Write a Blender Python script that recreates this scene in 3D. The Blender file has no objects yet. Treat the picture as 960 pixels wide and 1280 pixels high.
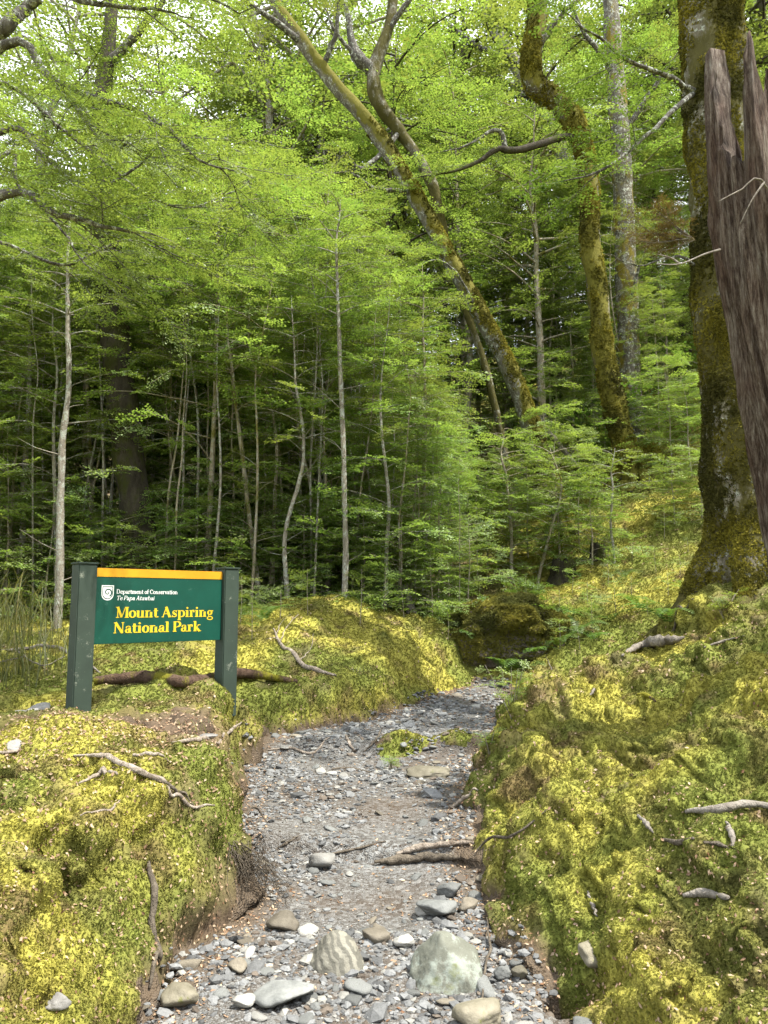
import bpy, math, random
import numpy as np
from mathutils import Vector, Matrix

R = math.radians
scene = bpy.context.scene
C = scene.collection
rs = np.random.default_rng

# ------------------------------------------------------------------ camera geometry
FPX, PITCH, ZC = 961.0, R(6.8), 1.55
cp, sp_ = math.cos(PITCH), math.sin(PITCH)
def ray(px, py):
    cx, cy = (px - 480) / FPX, (640 - py) / FPX
    return np.array([cx, cp - cy * sp_, sp_ + cy * cp])
def P(px, py, d):
    r = ray(px, py)
    return np.array([0, 0, ZC]) + r * (d / r[1])

# ------------------------------------------------------------------ noise
def _h(ix, iy, iz, s):
    n = (ix * 374761393 + iy * 668265263 + iz * 2147483647 + s * 1274126177) & 0xFFFFFFFF
    n = ((n ^ (n >> 13)) * 1274126177) & 0xFFFFFFFF
    n = ((n ^ (n >> 15)) * 2246822519) & 0xFFFFFFFF
    return ((n ^ (n >> 16)) & 0xFFFFFF) / float(0xFFFFFF)
def vn(x, y, z=0.0, s=0):
    x, y, z = np.broadcast_arrays(np.asarray(x, float), np.asarray(y, float), np.asarray(z, float))
    ix, iy, iz = np.floor(x).astype(np.int64), np.floor(y).astype(np.int64), np.floor(z).astype(np.int64)
    fx, fy, fz = x - ix, y - iy, z - iz
    fx, fy, fz = [f * f * f * (f * (f * 6 - 15) + 10) for f in (fx, fy, fz)]
    o = 0
    for a in (0, 1):
        for b in (0, 1):
            for c in (0, 1):
                w = (fx if a else 1 - fx) * (fy if b else 1 - fy) * (fz if c else 1 - fz)
                o = o + w * _h(ix + a, iy + b, iz + c, s)
    return o * 2 - 1
def fbm(x, y, z=0.0, s=0, o=3):
    t, a, f = 0, 1.0, 1.0
    for k in range(o):
        t = t + a * vn(np.asarray(x) * f, np.asarray(y) * f, np.asarray(z) * f, s + k * 17)
        a *= .5; f *= 2.03
    return t
def sstep(a, b, x):
    t = np.clip((x - a) / (b - a), 0, 1)
    return t * t * (3 - 2 * t)

# ------------------------------------------------------------------ terrain
ctl = [P(*c) for c in [
 (0,1030,3.1),(0,930,4.5),(0,890,6.2),(97,886,6.1),(290,950,4.35),(200,960,4.0),(150,1000,3.4),(300,905,5.8),
 (280,862,7.0),(330,862,8.0),(450,850,8.6),(560,830,10),(480,790,10.5),(430,768,11),(350,785,10),(200,822,8.7),
 (100,790,10),(0,772,12),(300,768,13),(550,765,13),(620,775,12.5),(690,700,14.5),(700,655,17),(790,602,17),
 (840,652,15),(880,705,12),(780,740,12),(720,790,11),(660,830,10.5),
 (960,1280,2.27),(960,1100,2.94),(960,1000,3.4),(960,900,3.9),(960,820,5.3),(960,765,7),(900,748,8),(740,880,6.7),
 (660,930,6.0),(800,850,7.6),(860,812,9),(720,1100,3.5),(800,1000,4.2),(800,1150,3.1),(850,930,5),(700,1000,5.0)]]
ctl += [np.array(c, float) for c in [
 (-3,2,.85),(-3,0,.95),(3,2,1.5),(3,0,1.5),(0,-4,.5),(-.9,1.5,.6),(.95,1.5,.35),(-8,6,1.0),(-12,14,1.5),(8,6,3),(14,14,7.5),(8,20,6.8),
 (-15,30,2.6),(0,25,3.6),(10,35,12),(-10,60,9),(20,60,26),(0,60,15),(-45,40,6),(45,40,28),(0,-40,2),(-40,-20,3),(40,-20,9),
 (0,100,30),(-70,90,20),(70,90,45)]]
ctl = np.array(ctl)
def _tps(r2): return np.where(r2 > 1e-12, .5 * r2 * np.log(np.maximum(r2, 1e-12)), 0)
_n = len(ctl)
_d2 = ((ctl[:, None, :2] - ctl[None, :, :2]) ** 2).sum(-1)
_A = np.zeros((_n + 3, _n + 3)); _A[:_n, :_n] = _tps(_d2) + np.eye(_n) * .02
_A[:_n, _n] = 1; _A[:_n, _n + 1:] = ctl[:, :2]; _A[_n, :_n] = 1; _A[_n + 1:, :_n] = ctl[:, :2].T
_w = np.linalg.solve(_A, np.concatenate([ctl[:, 2], np.zeros(3)]))
def Hb(x, y):
    sh = np.shape(x); x = np.ravel(x); y = np.ravel(y)
    o = _w[_n] + _w[_n + 1] * x + _w[_n + 2] * y
    for k in range(_n):
        o = o + _w[k] * _tps((x - ctl[k, 0]) ** 2 + (y - ctl[k, 1]) ** 2)
    return o.reshape(sh)
YL = [-3, 1.5, 3.06, 4.0, 4.4, 4.9, 5.95, 7.0, 7.9, 8.6, 9.3, 10.8, 12.5]
XL = [-.8, -.85, -.92, -.74, -.74, -.95, -1.15, -1.25, -1.2, -.12, .2, 1.2, 2.0]
YR = [-3, 1.5, 3.06, 4.0, 4.9, 6.2, 7.65, 8.6, 10.8, 12.5]
XR = [.5, .6, .78, .52, .56, .74, .98, 1.3, 1.75, 2.8]
YW, WL = [0, 3.1, 3.6, 4.2, 5.0, 5.8, 7.9, 8.6, 10, 12], [.7, .62, .5, .26, .2, .3, .3, .55, .7, .9]
def zpath(x, y):
    z = .09 * sstep(4.72, 4.86, y + .25 * (x - .4) * (x < .4)) + .10 * sstep(7.35, 7.6, y) + .05 * sstep(5, 7.3, y) + .22 * sstep(7.6, 11.5, y)
    return z + .02 * fbm(x * 1.7, y * 1.7, 0, 5, 2)
def sdist(x, y):
    xo = x + .07 * fbm(x * 2.5, y * 2.5, 0, 3, 3)
    l = np.interp(y, YL, XL) - xo
    r = xo - np.interp(y, YR, XR)
    return l, r
BUMPS = []   # (x, y, radius x, radius y, height)
def Hs(x, y):
    x = np.asarray(x, float); y = np.asarray(y, float)
    l, r = sdist(x, y)
    b = Hb(x, y)
    zp = zpath(x, y)
    tl = np.clip(l / np.interp(y, YW, WL), 0, 1); tr = np.clip(r / .42, 0, 1)
    t = np.where(l > r, 1 - (1 - tl) ** 2.4, 1 - (1 - tr) ** 1.8)
    t = np.maximum(t, sstep(10.5, 11.6, y))
    h = zp + (b - zp) * t
    d = np.sqrt(x * x + y * y)
    lum = (.075 * fbm(x * 1.6, y * 1.6, 0, 11, 2) + .055 * (np.abs(vn(x * 4.3, y * 4.3, 0, 23)) - .4) + .03 * vn(x * 9, y * 9, 0, 29) + .012 * vn(x * 22, y * 22, 0, 31))
    lum = lum + .25 * fbm(x * .35, y * .35, 0, 41, 3) * sstep(12, 20, d)
    right = sstep(.6, 1.0, x) * sstep(13, 9, y)
    lum = lum + right * (.14 * (np.abs(vn(x * 2.2, y * 1.7, 0, 77)) - .3) + .08 * (np.abs(vn(x * 5.5, y * 4.6, 0, 78)) - .3) + .03 * (np.abs(vn(x * 12, y * 11, 0, 79)) - .3))
    lum = lum + sstep(-.7, -1.0, x) * sstep(6, 3, y) * (.06 * (np.abs(vn(x * 3.4, y * 3.4, 0, 87)) - .3) + .03 * (np.abs(vn(x * 9, y * 9, 0, 88)) - .3))
    h = h + lum * sstep(0, .5, np.maximum(t, 0))
    cx = np.interp(y, [5.0, 5.6, 6.6, 7.6, 9.0, 10], [.75, .72, 1.36, 2.18, 3.4, 4.2]); win = sstep(4.6, 5.6, y) * sstep(10, 8.8, y)
    h = h + win * .24 * np.where(x < cx, np.exp(-((x - cx) / .26) ** 2), np.exp(-((x - cx) / .9) ** 2)) * sstep(0, .4, r)
    for bx, by, rx, ry, hh in BUMPS:
        h = h + hh * np.exp(-(((x - bx) / rx) ** 2 + ((y - by) / ry) ** 2))
    return h
def G(px, py, dmin=1.2, dmax=60, lift=0.0):
    ds = np.geomspace(dmin, dmax, 700)
    r = ray(px, py); pts = np.array([0, 0, ZC]) + r[None] * (ds / r[1])[:, None]
    df = pts[:, 2] - Hs(pts[:, 0], pts[:, 1])
    k = np.argmax(df < 0)
    if df[k] >= 0: k = len(ds) - 1
    a, b = (df[k - 1], df[k]) if k else (1, 0)
    f = a / (a - b) if k and a > 0 else 0
    p = pts[k - 1] * (1 - f) + pts[k] * f if k else pts[0]
    p = p.copy(); p[2] += lift
    return p
for (px, py, d, rx, ry, hh) in [(215,872,7.0,.42,.25,.13),(500,948,7.55,.2,.1,.13),(575,952,7.6,.22,.09,.10),
    (640,790,11.9,.9,.6,.2),(940,930,3.7,.16,.08,-.26),(825,975,4.3,.1,.06,-.2),(690,1085,3.9,.08,.12,-.26),(735,1060,3.8,.07,.13,-.22),(650,1010,4.9,.12,.1,-.2),(655,945,5.6,.1,.1,-.18),(720,1170,3.2,.08,.1,-.22),(640,1110,3.8,.07,.1,-.16),(625,985,5.6,.28,.5,.12),(700,838,9.9,.7,.6,-.3),(790,812,10.8,.8,.6,-.25),(640,850,9.7,.3,.4,-.12),(700,1040,4.3,.22,.3,.10),(620,1060,4.7,.14,.2,.09),(860,990,3.9,.3,.25,.08),(660,1120,3.6,.12,.15,.08),
    (420,762,11.4,1.0,.6,.2),(800,640,15.5,1.0,.8,.25),(560,790,11.2,.6,.4,.15),(880,770,7.7,.35,.3,.1),(75,1150,2.75,.2,.1,-.16),(160,1170,2.9,.05,.12,-.14),
    (800,1230,2.6,.08,.2,-.12),(690,1160,3.2,.05,.1,-.1)]:
    q = P(px, py, d); BUMPS.append((q[0], q[1], rx, ry, hh))

# ------------------------------------------------------------------ mesh helpers
def mk(name, V, F, mat, parent=None, smooth=False, tint=None, col=None, loc=None):
    me = bpy.data.meshes.new(name)
    V = np.ascontiguousarray(V, dtype=np.float32).reshape(-1, 3)
    if isinstance(F, np.ndarray) and F.ndim == 2:
        k = F.shape[1]; nf = len(F); flat = F.ravel(); tot = np.full(nf, k); st = np.arange(nf) * k
    else:
        tot = np.array([len(f) for f in F]); st = np.concatenate([[0], np.cumsum(tot)[:-1]]); flat = np.array([i for f in F for i in f]); nf = len(F)
    me.vertices.add(len(V)); me.vertices.foreach_set('co', V.ravel())
    me.loops.add(len(flat)); me.loops.foreach_set('vertex_index', flat.astype(np.int32))
    me.polygons.add(nf); me.polygons.foreach_set('loop_start', st.astype(np.int32)); me.polygons.foreach_set('loop_total', tot.astype(np.int32))
    me.polygons.foreach_set('use_smooth', np.full(nf, smooth))
    if tint is not None:
        dom = 'FACE' if len(tint) == nf else 'POINT'
        a = me.attributes.new('tint', 'FLOAT', dom); a.data.foreach_set('value', np.asarray(tint, np.float32))
    if col is not None:
        dom = 'FACE' if len(col) == nf else 'POINT'
        c4 = np.ones((len(col), 4), np.float32); c4[:, :3] = col
        a = me.attributes.new('Col', 'FLOAT_COLOR', dom); a.data.foreach_set('color', c4.ravel())
    me.update(calc_edges=True)
    me.materials.append(mat)
    o = bpy.data.objects.new(name, me); C.objects.link(o)
    if parent is not None: o.parent = parent
    if loc is not None: o.location = loc
    return o
def tag(o, label=None, cat=None, group=None, kind=None):
    if label: o['label'] = label
    if cat: o['category'] = cat
    if group: o['group'] = group
    if kind: o['kind'] = kind
    return o
def empty(name, loc=(0, 0, 0), rz=0, label=None, cat=None, group=None):
    o = bpy.data.objects.new(name, None); C.objects.link(o); o.location = loc; o.rotation_euler = (0, 0, rz)
    o.empty_display_size = .1
    return tag(o, label, cat, group)
def dup(root, loc, rz, s=1.0, label=None, group=None, tilt=(0, 0)):
    r = root.copy(); C.objects.link(r); r.location = loc; r.rotation_euler = (tilt[0], tilt[1], rz); r.scale = (s, s, s) if np.isscalar(s) else s
    if label: r['label'] = label
    if group: r['group'] = group
    for ch in list(root.children):
        c = ch.copy(); C.objects.link(c); c.parent = r
    return r

def crom(pts, n):
    p = np.asarray(pts, float)
    if len(p) < 3:
        t = np.linspace(0, 1, n)[:, None]; return p[0] * (1 - t) + p[-1] * t
    q = np.vstack([2 * p[0] - p[1], p, 2 * p[-1] - p[-2]])
    t = np.linspace(0, len(p) - 1 - 1e-9, n); i = t.astype(int); f = (t - i)[:, None]
    a, b, c, d = q[i], q[i + 1], q[i + 2], q[i + 3]
    return .5 * (2 * b + (c - a) * f + (2 * a - 5 * b + 4 * c - d) * f ** 2 + (3 * b - a - 3 * c + d) * f ** 3)
def tube(pts, rad, seg=8, n=None, rough=0.0, seed=0, fs=6.0, cap=True):
    """swept tube; rad scalar list along points"""
    rad = np.atleast_1d(rad).astype(float)
    n = n or len(pts)
    p = crom(pts, n)
    r = np.interp(np.linspace(0, 1, n), np.linspace(0, 1, len(rad)), rad)
    t = np.gradient(p, axis=0); t /= np.linalg.norm(t, axis=1)[:, None] + 1e-9
    u = np.cross(t[0], [0.31, .77, .12]); u /= np.linalg.norm(u) + 1e-9
    U = np.zeros_like(p)
    for i in range(n):
        u = u - t[i] * (u @ t[i]); u /= np.linalg.norm(u) + 1e-9; U[i] = u
    W = np.cross(t, U)
    a = np.linspace(0, 2 * np.pi, seg, endpoint=False)
    dr = (U[:, None] * np.cos(a)[None, :, None] + W[:, None] * np.sin(a)[None, :, None])
    rr = r[:, None] * np.ones(seg)[None]
    if rough:
        q = p[:, None] + dr * r[:, None, None]
        m = max(r.mean(), .01)
        rr = rr * (1 + rough * fbm(q[..., 0] * fs, q[..., 1] * fs, q[..., 2] * fs * .5, seed, 3))
    V = (p[:, None] + dr * rr[..., None]).reshape(-1, 3)
    i = np.arange(n - 1)[:, None] * seg; j = np.arange(seg)[None]; k = (np.arange(seg) + 1) % seg
    F = np.stack([i + j, i + k[None], i + seg + k[None], i + seg + j], -1).reshape(-1, 4)
    if cap:
        V = np.vstack([V, p[0] - t[0] * r[0] * .3, p[-1] + t[-1] * r[-1] * .3]); b = n * seg
        jj = np.arange(seg)
        F = np.vstack([F, np.stack([np.full(seg, b), k, jj, jj], -1), np.stack([np.full(seg, b + 1), (n - 1) * seg + jj, (n - 1) * seg + k, (n - 1) * seg + k], -1)])
    return V, F
def fixq(F):
    """quads whose last two indices coincide become triangles"""
    F = np.asarray(F); d = F[:, 2] == F[:, 3]
    return [tuple(f) for f in F[~d]] + [tuple(f[:3]) for f in F[d]] if d.any() else F
def join(parts):
    V, F, b = [], [], 0
    for v, f in parts:
        V.append(v); F.append(np.asarray(f) + b); b += len(v)
    return np.vstack(V), np.vstack(F)
def mktube(name, parts, mat, parent=None, smooth=True, **k):
    V, F = join(parts) if isinstance(parts, list) else parts
    # degenerate cap quads: split
    d = F[:, 2] == F[:, 3]
    FF = [tuple(x) for x in F[~d].tolist()] + [tuple(x[:3]) for x in F[d].tolist()]
    return mk(name, V, FF, mat, parent, smooth, **k)
def box(cx, cy, cz, sx, sy, sz, bev=0.0):
    x, y, z = sx / 2, sy / 2, sz / 2
    if not bev:
        V = np.array([[a * x, b * y, c * z] for c in (-1, 1) for b in (-1, 1) for a in (-1, 1)]) + [cx, cy, cz]
        return V, np.array([[0, 2, 3, 1], [4, 5, 7, 6], [0, 1, 5, 4], [2, 6, 7, 3], [0, 4, 6, 2], [1, 3, 7, 5]])
    import bmesh
    bm = bmesh.new(); bmesh.ops.create_cube(bm, size=1)
    for v in bm.verts: v.co = Vector((v.co.x * sx + cx, v.co.y * sy + cy, v.co.z * sz + cz))
    bmesh.ops.bevel(bm, geom=bm.edges[:], offset=bev, segments=2, affect='EDGES')
    V = np.array([v.co[:] for v in bm.verts]); F = [tuple(v.index for v in f.verts) for f in bm.faces]; bm.free()
    return V, F

# ------------------------------------------------------------------ materials
def mat(name):
    m = bpy.data.materials.new(name); m.use_nodes = True
    nt = m.node_tree; nt.nodes.clear()
    return m, nt, lambda t, **k: _node(nt, t, k)
def _node(nt, t, k):
    n = nt.nodes.new(t)
    for a, b in k.items():
        if a.startswith('i_'):
            key = a[2:]; key = int(key) if key.isdigit() else key.replace('_', ' ')
            n.inputs[key].default_value = b
        else: setattr(n, a, b)
    return n
def ramp(N, stops, interp='LINEAR'):
    r = N('ShaderNodeValToRGB'); e = r.color_ramp.elements; r.color_ramp.interpolation = interp
    while len(e) < len(stops): e.new(.5)
    for i, (p, c) in enumerate(stops):
        e[i].position = p; e[i].color = (c, c, c, 1) if np.isscalar(c) else (*c, 1)
    return r
def mixc(nt, N, fac, a, b, mode='MIX'):
    m = N('ShaderNodeMix', data_type='RGBA', blend_type=mode)
    for s, v in ((0, fac), (6, a), (7, b)):
        if isinstance(v, bpy.types.NodeSocket): nt.links.new(v, m.inputs[s])
        elif np.isscalar(v): m.inputs[s].default_value = v
        else: m.inputs[s].default_value = (*v, 1)
    return m.outputs[2]
def finish(nt, N, col, rough=.8, bump=None, bstr=.4, bdist=.01, spec=.3, extra=None):
    b = N('ShaderNodeBsdfPrincipled'); o = N('ShaderNodeOutputMaterial')
    if isinstance(col, bpy.types.NodeSocket): nt.links.new(col, b.inputs['Base Color'])
    else: b.inputs['Base Color'].default_value = (*col, 1)
    b.inputs['Roughness'].default_value = rough
    b.inputs['Specular IOR Level'].default_value = spec
    if bump is not None:
        bp = N('ShaderNodeBump'); bp.inputs['Strength'].default_value = bstr; bp.inputs['Distance'].default_value = bdist
        nt.links.new(bump, bp.inputs['Height']); nt.links.new(bp.outputs[0], b.inputs['Normal'])
    nt.links.new(b.outputs[0], o.inputs[0])
    return b
def noise(nt, N, scale, detail=4, rough=.6, scl=None, coord='Object'):
    t = N('ShaderNodeTexCoord'); n = N('ShaderNodeTexNoise'); n.inputs['Scale'].default_value = scale
    n.inputs['Detail'].default_value = detail; n.inputs['Roughness'].default_value = rough
    src = t.outputs[coord]
    if scl:
        mp = N('ShaderNodeMapping'); mp.inputs['Scale'].default_value = scl; nt.links.new(src, mp.inputs[0]); src = mp.outputs[0]
    nt.links.new(src, n.inputs['Vector'])
    return n.outputs[0]
def rmp(nt, N, src, stops, interp='LINEAR'):
    r = ramp(N, stops, interp); nt.links.new(src, r.inputs[0]); return r.outputs[0]

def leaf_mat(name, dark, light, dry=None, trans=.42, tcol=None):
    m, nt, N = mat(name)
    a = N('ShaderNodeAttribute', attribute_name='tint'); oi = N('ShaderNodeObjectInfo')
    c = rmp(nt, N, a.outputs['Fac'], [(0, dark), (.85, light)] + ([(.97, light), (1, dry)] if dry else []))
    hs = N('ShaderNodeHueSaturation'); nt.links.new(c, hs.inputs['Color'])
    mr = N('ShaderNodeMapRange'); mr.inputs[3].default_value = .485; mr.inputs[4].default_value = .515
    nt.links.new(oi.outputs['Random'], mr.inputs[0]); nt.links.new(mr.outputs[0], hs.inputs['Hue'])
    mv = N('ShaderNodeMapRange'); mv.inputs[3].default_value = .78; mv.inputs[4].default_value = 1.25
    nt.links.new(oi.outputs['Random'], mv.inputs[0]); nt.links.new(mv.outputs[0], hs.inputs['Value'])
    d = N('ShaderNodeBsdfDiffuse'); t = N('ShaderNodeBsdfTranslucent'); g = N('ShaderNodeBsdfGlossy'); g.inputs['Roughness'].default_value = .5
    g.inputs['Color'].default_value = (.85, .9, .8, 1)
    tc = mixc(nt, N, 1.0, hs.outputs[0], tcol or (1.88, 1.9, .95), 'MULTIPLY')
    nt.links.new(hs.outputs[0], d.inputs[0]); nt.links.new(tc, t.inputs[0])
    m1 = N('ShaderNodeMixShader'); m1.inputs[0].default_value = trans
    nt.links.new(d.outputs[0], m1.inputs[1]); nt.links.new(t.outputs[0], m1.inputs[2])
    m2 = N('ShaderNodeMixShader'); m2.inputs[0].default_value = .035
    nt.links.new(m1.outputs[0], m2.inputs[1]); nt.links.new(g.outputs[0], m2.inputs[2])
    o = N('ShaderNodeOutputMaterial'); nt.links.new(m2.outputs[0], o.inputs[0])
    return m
M = {}
M['leaf'] = leaf_mat('beech_leaves', (.085, .135, .036), (.20, .26, .072))
M['leaf_far'] = leaf_mat('canopy_leaves', (.075, .112, .032), (.18, .22, .064))
M['leaf_deep'] = leaf_mat('dark_shaded_leaves', (.05, .095, .02), (.10, .155, .035))  # darker green; for the big trunk's crown, backlit shade put into the colour
M['leaf_dry'] = leaf_mat('brown_leaves', (.10, .07, .025), (.19, .15, .05), trans=.3, tcol=(1.3, 1.2, .8))
M['litter'] = leaf_mat('fallen_leaves', (.16, .08, .04), (.42, .31, .2), trans=.15, tcol=(1, 1, 1))
M['grass'] = leaf_mat('grass_blades', (.06, .08, .03), (.2, .2, .08), dry=(.34, .28, .17))

def attr_mat(name, rough=.9, bscale=60, amt=.35, bstr=.6, trans=0.0):
    m, nt, N = mat(name)
    a = N('ShaderNodeAttribute', attribute_name='Col')
    n = noise(nt, N, bscale, 5, .7)
    f = rmp(nt, N, n, [(.3, 1 - amt), (.7, 1 + amt)])
    c = mixc(nt, N, 1.0, a.outputs['Color'], f, 'MULTIPLY')
    b = finish(nt, N, c, rough, n, bstr, .02, .15)
    if trans:
        t = N('ShaderNodeBsdfTranslucent'); nt.links.new(c, t.inputs[0])
        mx = N('ShaderNodeMixShader'); mx.inputs[0].default_value = trans
        nt.links.new(b.outputs[0], mx.inputs[1]); nt.links.new(t.outputs[0], mx.inputs[2])
        o = [x for x in nt.nodes if x.type == 'OUTPUT_MATERIAL'][0]; nt.links.new(mx.outputs[0], o.inputs[0])
    return m
M['ground'] = attr_mat('moss_ground', bscale=55)
M['moss'] = attr_mat('moss_tufts', bscale=20, amt=.15, bstr=.2, trans=.3)

def path_mat():
    m, nt, N = mat('gravel_path')
    tc = N('ShaderNodeTexCoord')
    v = N('ShaderNodeTexVoronoi'); v.inputs['Scale'].default_value = 42; nt.links.new(tc.outputs['Object'], v.inputs[0])
    v2 = N('ShaderNodeTexVoronoi'); v2.inputs['Scale'].default_value = 110; nt.links.new(tc.outputs['Object'], v2.inputs[0])
    sx = N('ShaderNodeSeparateColor'); nt.links.new(v.outputs['Color'], sx.inputs[0])
    c = rmp(nt, N, sx.outputs[0], [(0, (.05, .042, .034)), (.35, (.11, .105, .095)), (.7, (.18, .185, .18)), (1, (.28, .28, .27))])
    sx2 = N('ShaderNodeSeparateColor'); nt.links.new(v2.outputs['Color'], sx2.inputs[0])
    c2 = rmp(nt, N, sx2.outputs[0], [(0, (.05, .04, .03)), (.6, (.13, .125, .115)), (1, (.24, .24, .23))])
    n = noise(nt, N, 2.2, 5, .65)
    k = rmp(nt, N, n, [(.42, 0.0), (.58, 1.0)])
    c3 = mixc(nt, N, k, c2, c)
    n2 = noise(nt, N, 1.1, 5, .6)
    dirt = rmp(nt, N, n2, [(.45, 0.0), (.66, .75)])
    c4 = mixc(nt, N, dirt, c3, (.085, .062, .042))
    a = N('ShaderNodeAttribute', attribute_name='Col')
    sc = N('ShaderNodeSeparateColor'); nt.links.new(a.outputs['Color'], sc.inputs[0])
    c5 = mixc(nt, N, sc.outputs[0], c4, (.10, .072, .045))
    h = N('ShaderNodeMath', operation='ADD'); nt.links.new(v.outputs['Distance'], h.inputs[0]); nt.links.new(v2.outputs['Distance'], h.inputs[1])
    inv = N('ShaderNodeMath', operation='MULTIPLY'); inv.inputs[1].default_value = -1; nt.links.new(h.outputs[0], inv.inputs[0])
    finish(nt, N, c5, .85, inv.outputs[0], .8, .012, .25)
    return m
M['path'] = path_mat()

def bark_mat(name, dark, light, moss=0.0, mosscol=(.17, .16, .015), lichen=0.0, scale=9, mossbias=(0, 0, 0), stretch=.22):
    m, nt, N = mat(name)
    n = noise(nt, N, scale, 6, .7, (1, 1, stretch))
    c = rmp(nt, N, n, [(.3, dark), (.68, light)])
    n3 = noise(nt, N, scale * 3.2, 4, .7, (1, 1, .6))
    if lichen:
        l = rmp(nt, N, noise(nt, N, 13, 5, .75), [(.56 - lichen * .1, 0.0), (.62 - lichen * .1, 1.0)])
        c = mixc(nt, N, l, c, (.36, .38, .33))
    if moss:
        g = N('ShaderNodeNewGeometry')
        dt = N('ShaderNodeVectorMath', operation='DOT_PRODUCT'); nt.links.new(g.outputs['Normal'], dt.inputs[0])
        dt.inputs[1].default_value = mossbias
        mn = noise(nt, N, 2.6, 6, .72, (1, 1, .5))
        ad = N('ShaderNodeMath', operation='ADD'); nt.links.new(mn, ad.inputs[0]); nt.links.new(dt.outputs['Value'], ad.inputs[1])
        k = rmp(nt, N, ad.outputs[0], [(.62 - moss * .25, 0.0), (.72 - moss * .25, 1.0)])
        mc = mixc(nt, N, noise(nt, N, 7, 3), tuple(v * .55 for v in mosscol), tuple(v * 1.3 for v in mosscol))
        c = mixc(nt, N, k, c, mc)
    h = N('ShaderNodeMath', operation='ADD'); nt.links.new(n, h.inputs[0]); nt.links.new(n3, h.inputs[1])
    finish(nt, N, c, .9, h.outputs[0], .9, .03, .15)
    return m
M['bark_grey'] = bark_mat('grey_lichen_bark', (.05, .045, .035), (.17, .155, .125), moss=.5, mosscol=(.17,.14,.02), lichen=.3, scale=12)
M['bark_pale'] = bark_mat('pale_lichen_bark', (.12, .10, .08), (.36, .33, .27), moss=.15, lichen=.5, scale=16)
M['bark_thin'] = bark_mat('grey_brown_bark', (.15, .125, .09), (.42, .37, .27), moss=.45, mosscol=(.16, .15, .03), lichen=.2, scale=16)
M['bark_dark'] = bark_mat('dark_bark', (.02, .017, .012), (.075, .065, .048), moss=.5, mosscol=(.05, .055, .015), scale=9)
M['bark_limb'] = bark_mat('dark_limb_bark', (.03, .026, .022), (.15, .14, .125), lichen=.3, scale=14)
M['bark_mossy'] = bark_mat('mossy_bark', (.06, .05, .035), (.27, .25, .2), moss=.9, mosscol=(.075, .068, .02), lichen=.25, scale=8)
M['bark_lean'] = bark_mat('leaning_trunk_bark', (.07, .06, .045), (.21, .195, .155), moss=.8, mosscol=(.14, .13, .025), lichen=.3, scale=9, mossbias=(.16, -.05, .1))
M['bark_curve'] = bark_mat('curved_trunk_bark', (.05, .042, .03), (.17, .15, .11), moss=.7, mosscol=(.13, .12, .02), lichen=.2, scale=9, mossbias=(-.1, -.15, .2))
M['dead'] = bark_mat('weathered_dead_wood', (.07, .058, .045), (.27, .245, .21), scale=7)
M['dead_brown'] = bark_mat('rotten_brown_wood', (.035, .02, .014), (.12, .08, .055), moss=.55, scale=12, stretch=.3)
M['root'] = bark_mat('root_bark', (.12, .09, .065), (.46, .40, .33), scale=16, stretch=1)
M['root_dark'] = bark_mat('dark_root_bark', (.05, .04, .03), (.2, .17, .13), scale=16, stretch=1)
def snag_mat():
    m, nt, N = mat('split_dead_trunk')
    n = noise(nt, N, 42, 8, .8, (1, 1, .09)); n2 = noise(nt, N, 4, 5, .7, (1, 1, .4))
    c = rmp(nt, N, n, [(.36, (.025, .016, .012)), (.47, (.13, .092, .068)), (.57, (.30, .25, .2)), (.66, (.48, .45, .40))])
    k = rmp(nt, N, n2, [(.42, 0.0), (.6, .8)])
    c = mixc(nt, N, k, c, rmp(nt, N, n, [(.4, (.035, .017, .011)), (.6, (.17, .10, .068))]))
    finish(nt, N, c, .85, n, 1.0, .09, .2); return m
M['snag'] = snag_mat()
def stone_mat(name, dark, light, wave=0, lichen=None, mossy=0.0, scale=5):
    m, nt, N = mat(name)
    n = noise(nt, N, scale, 7, .68)
    oi = N('ShaderNodeObjectInfo')
    c = rmp(nt, N, n, [(.3, dark), (.7, light)])
    if wave:
        tc = N('ShaderNodeTexCoord'); mp = N('ShaderNodeMapping'); mp.inputs['Rotation'].default_value = (.2, .5, .1)
        w = N('ShaderNodeTexWave'); w.inputs['Scale'].default_value = wave; w.inputs['Distortion'].default_value = 7; w.inputs['Detail'].default_value = 4; w.inputs['Detail Scale'].default_value = 1.6
        nt.links.new(tc.outputs['Object'], mp.inputs[0]); nt.links.new(mp.outputs[0], w.inputs[0])
        c = mixc(nt, N, rmp(nt, N, w.outputs[1], [(.3, 0.0), (.62, .9)]), c, tuple(v * .42 for v in light))
    if lichen:
        k = rmp(nt, N, noise(nt, N, scale * 1.3, 6, .75), [(.5, 0.0), (.56, 1.0)]); c = mixc(nt, N, k, c, lichen)
    if mossy:
        k = rmp(nt, N, noise(nt, N, scale * .8, 5, .7), [(.7 - mossy * .3, 0.0), (.78 - mossy * .3, 1.0)]); c = mixc(nt, N, k, c, (.11, .12, .02))
    mv = N('ShaderNodeMapRange'); mv.inputs[3].default_value = .65; mv.inputs[4].default_value = 1.3; nt.links.new(oi.outputs['Random'], mv.inputs[0])
    c = mixc(nt, N, 1.0, c, mv.outputs[0], 'MULTIPLY') if not (wave or lichen) else c
    finish(nt, N, c, .75, noise(nt, N, scale * 6, 5, .7), .5, .01, .3)
    return m
M['stone_grey'] = stone_mat('blue_grey_schist', (.09, .095, .09), (.20, .205, .195), scale=14)
M['stone_pale'] = stone_mat('pale_stone', (.2, .195, .175), (.33, .325, .30), scale=12)
M['stone_brown'] = stone_mat('brown_stone', (.11, .095, .07), (.22, .195, .15), scale=12)
M['boulder_band'] = stone_mat('banded_schist', (.15, .14, .11), (.28, .27, .22), wave=9, scale=9)
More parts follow.
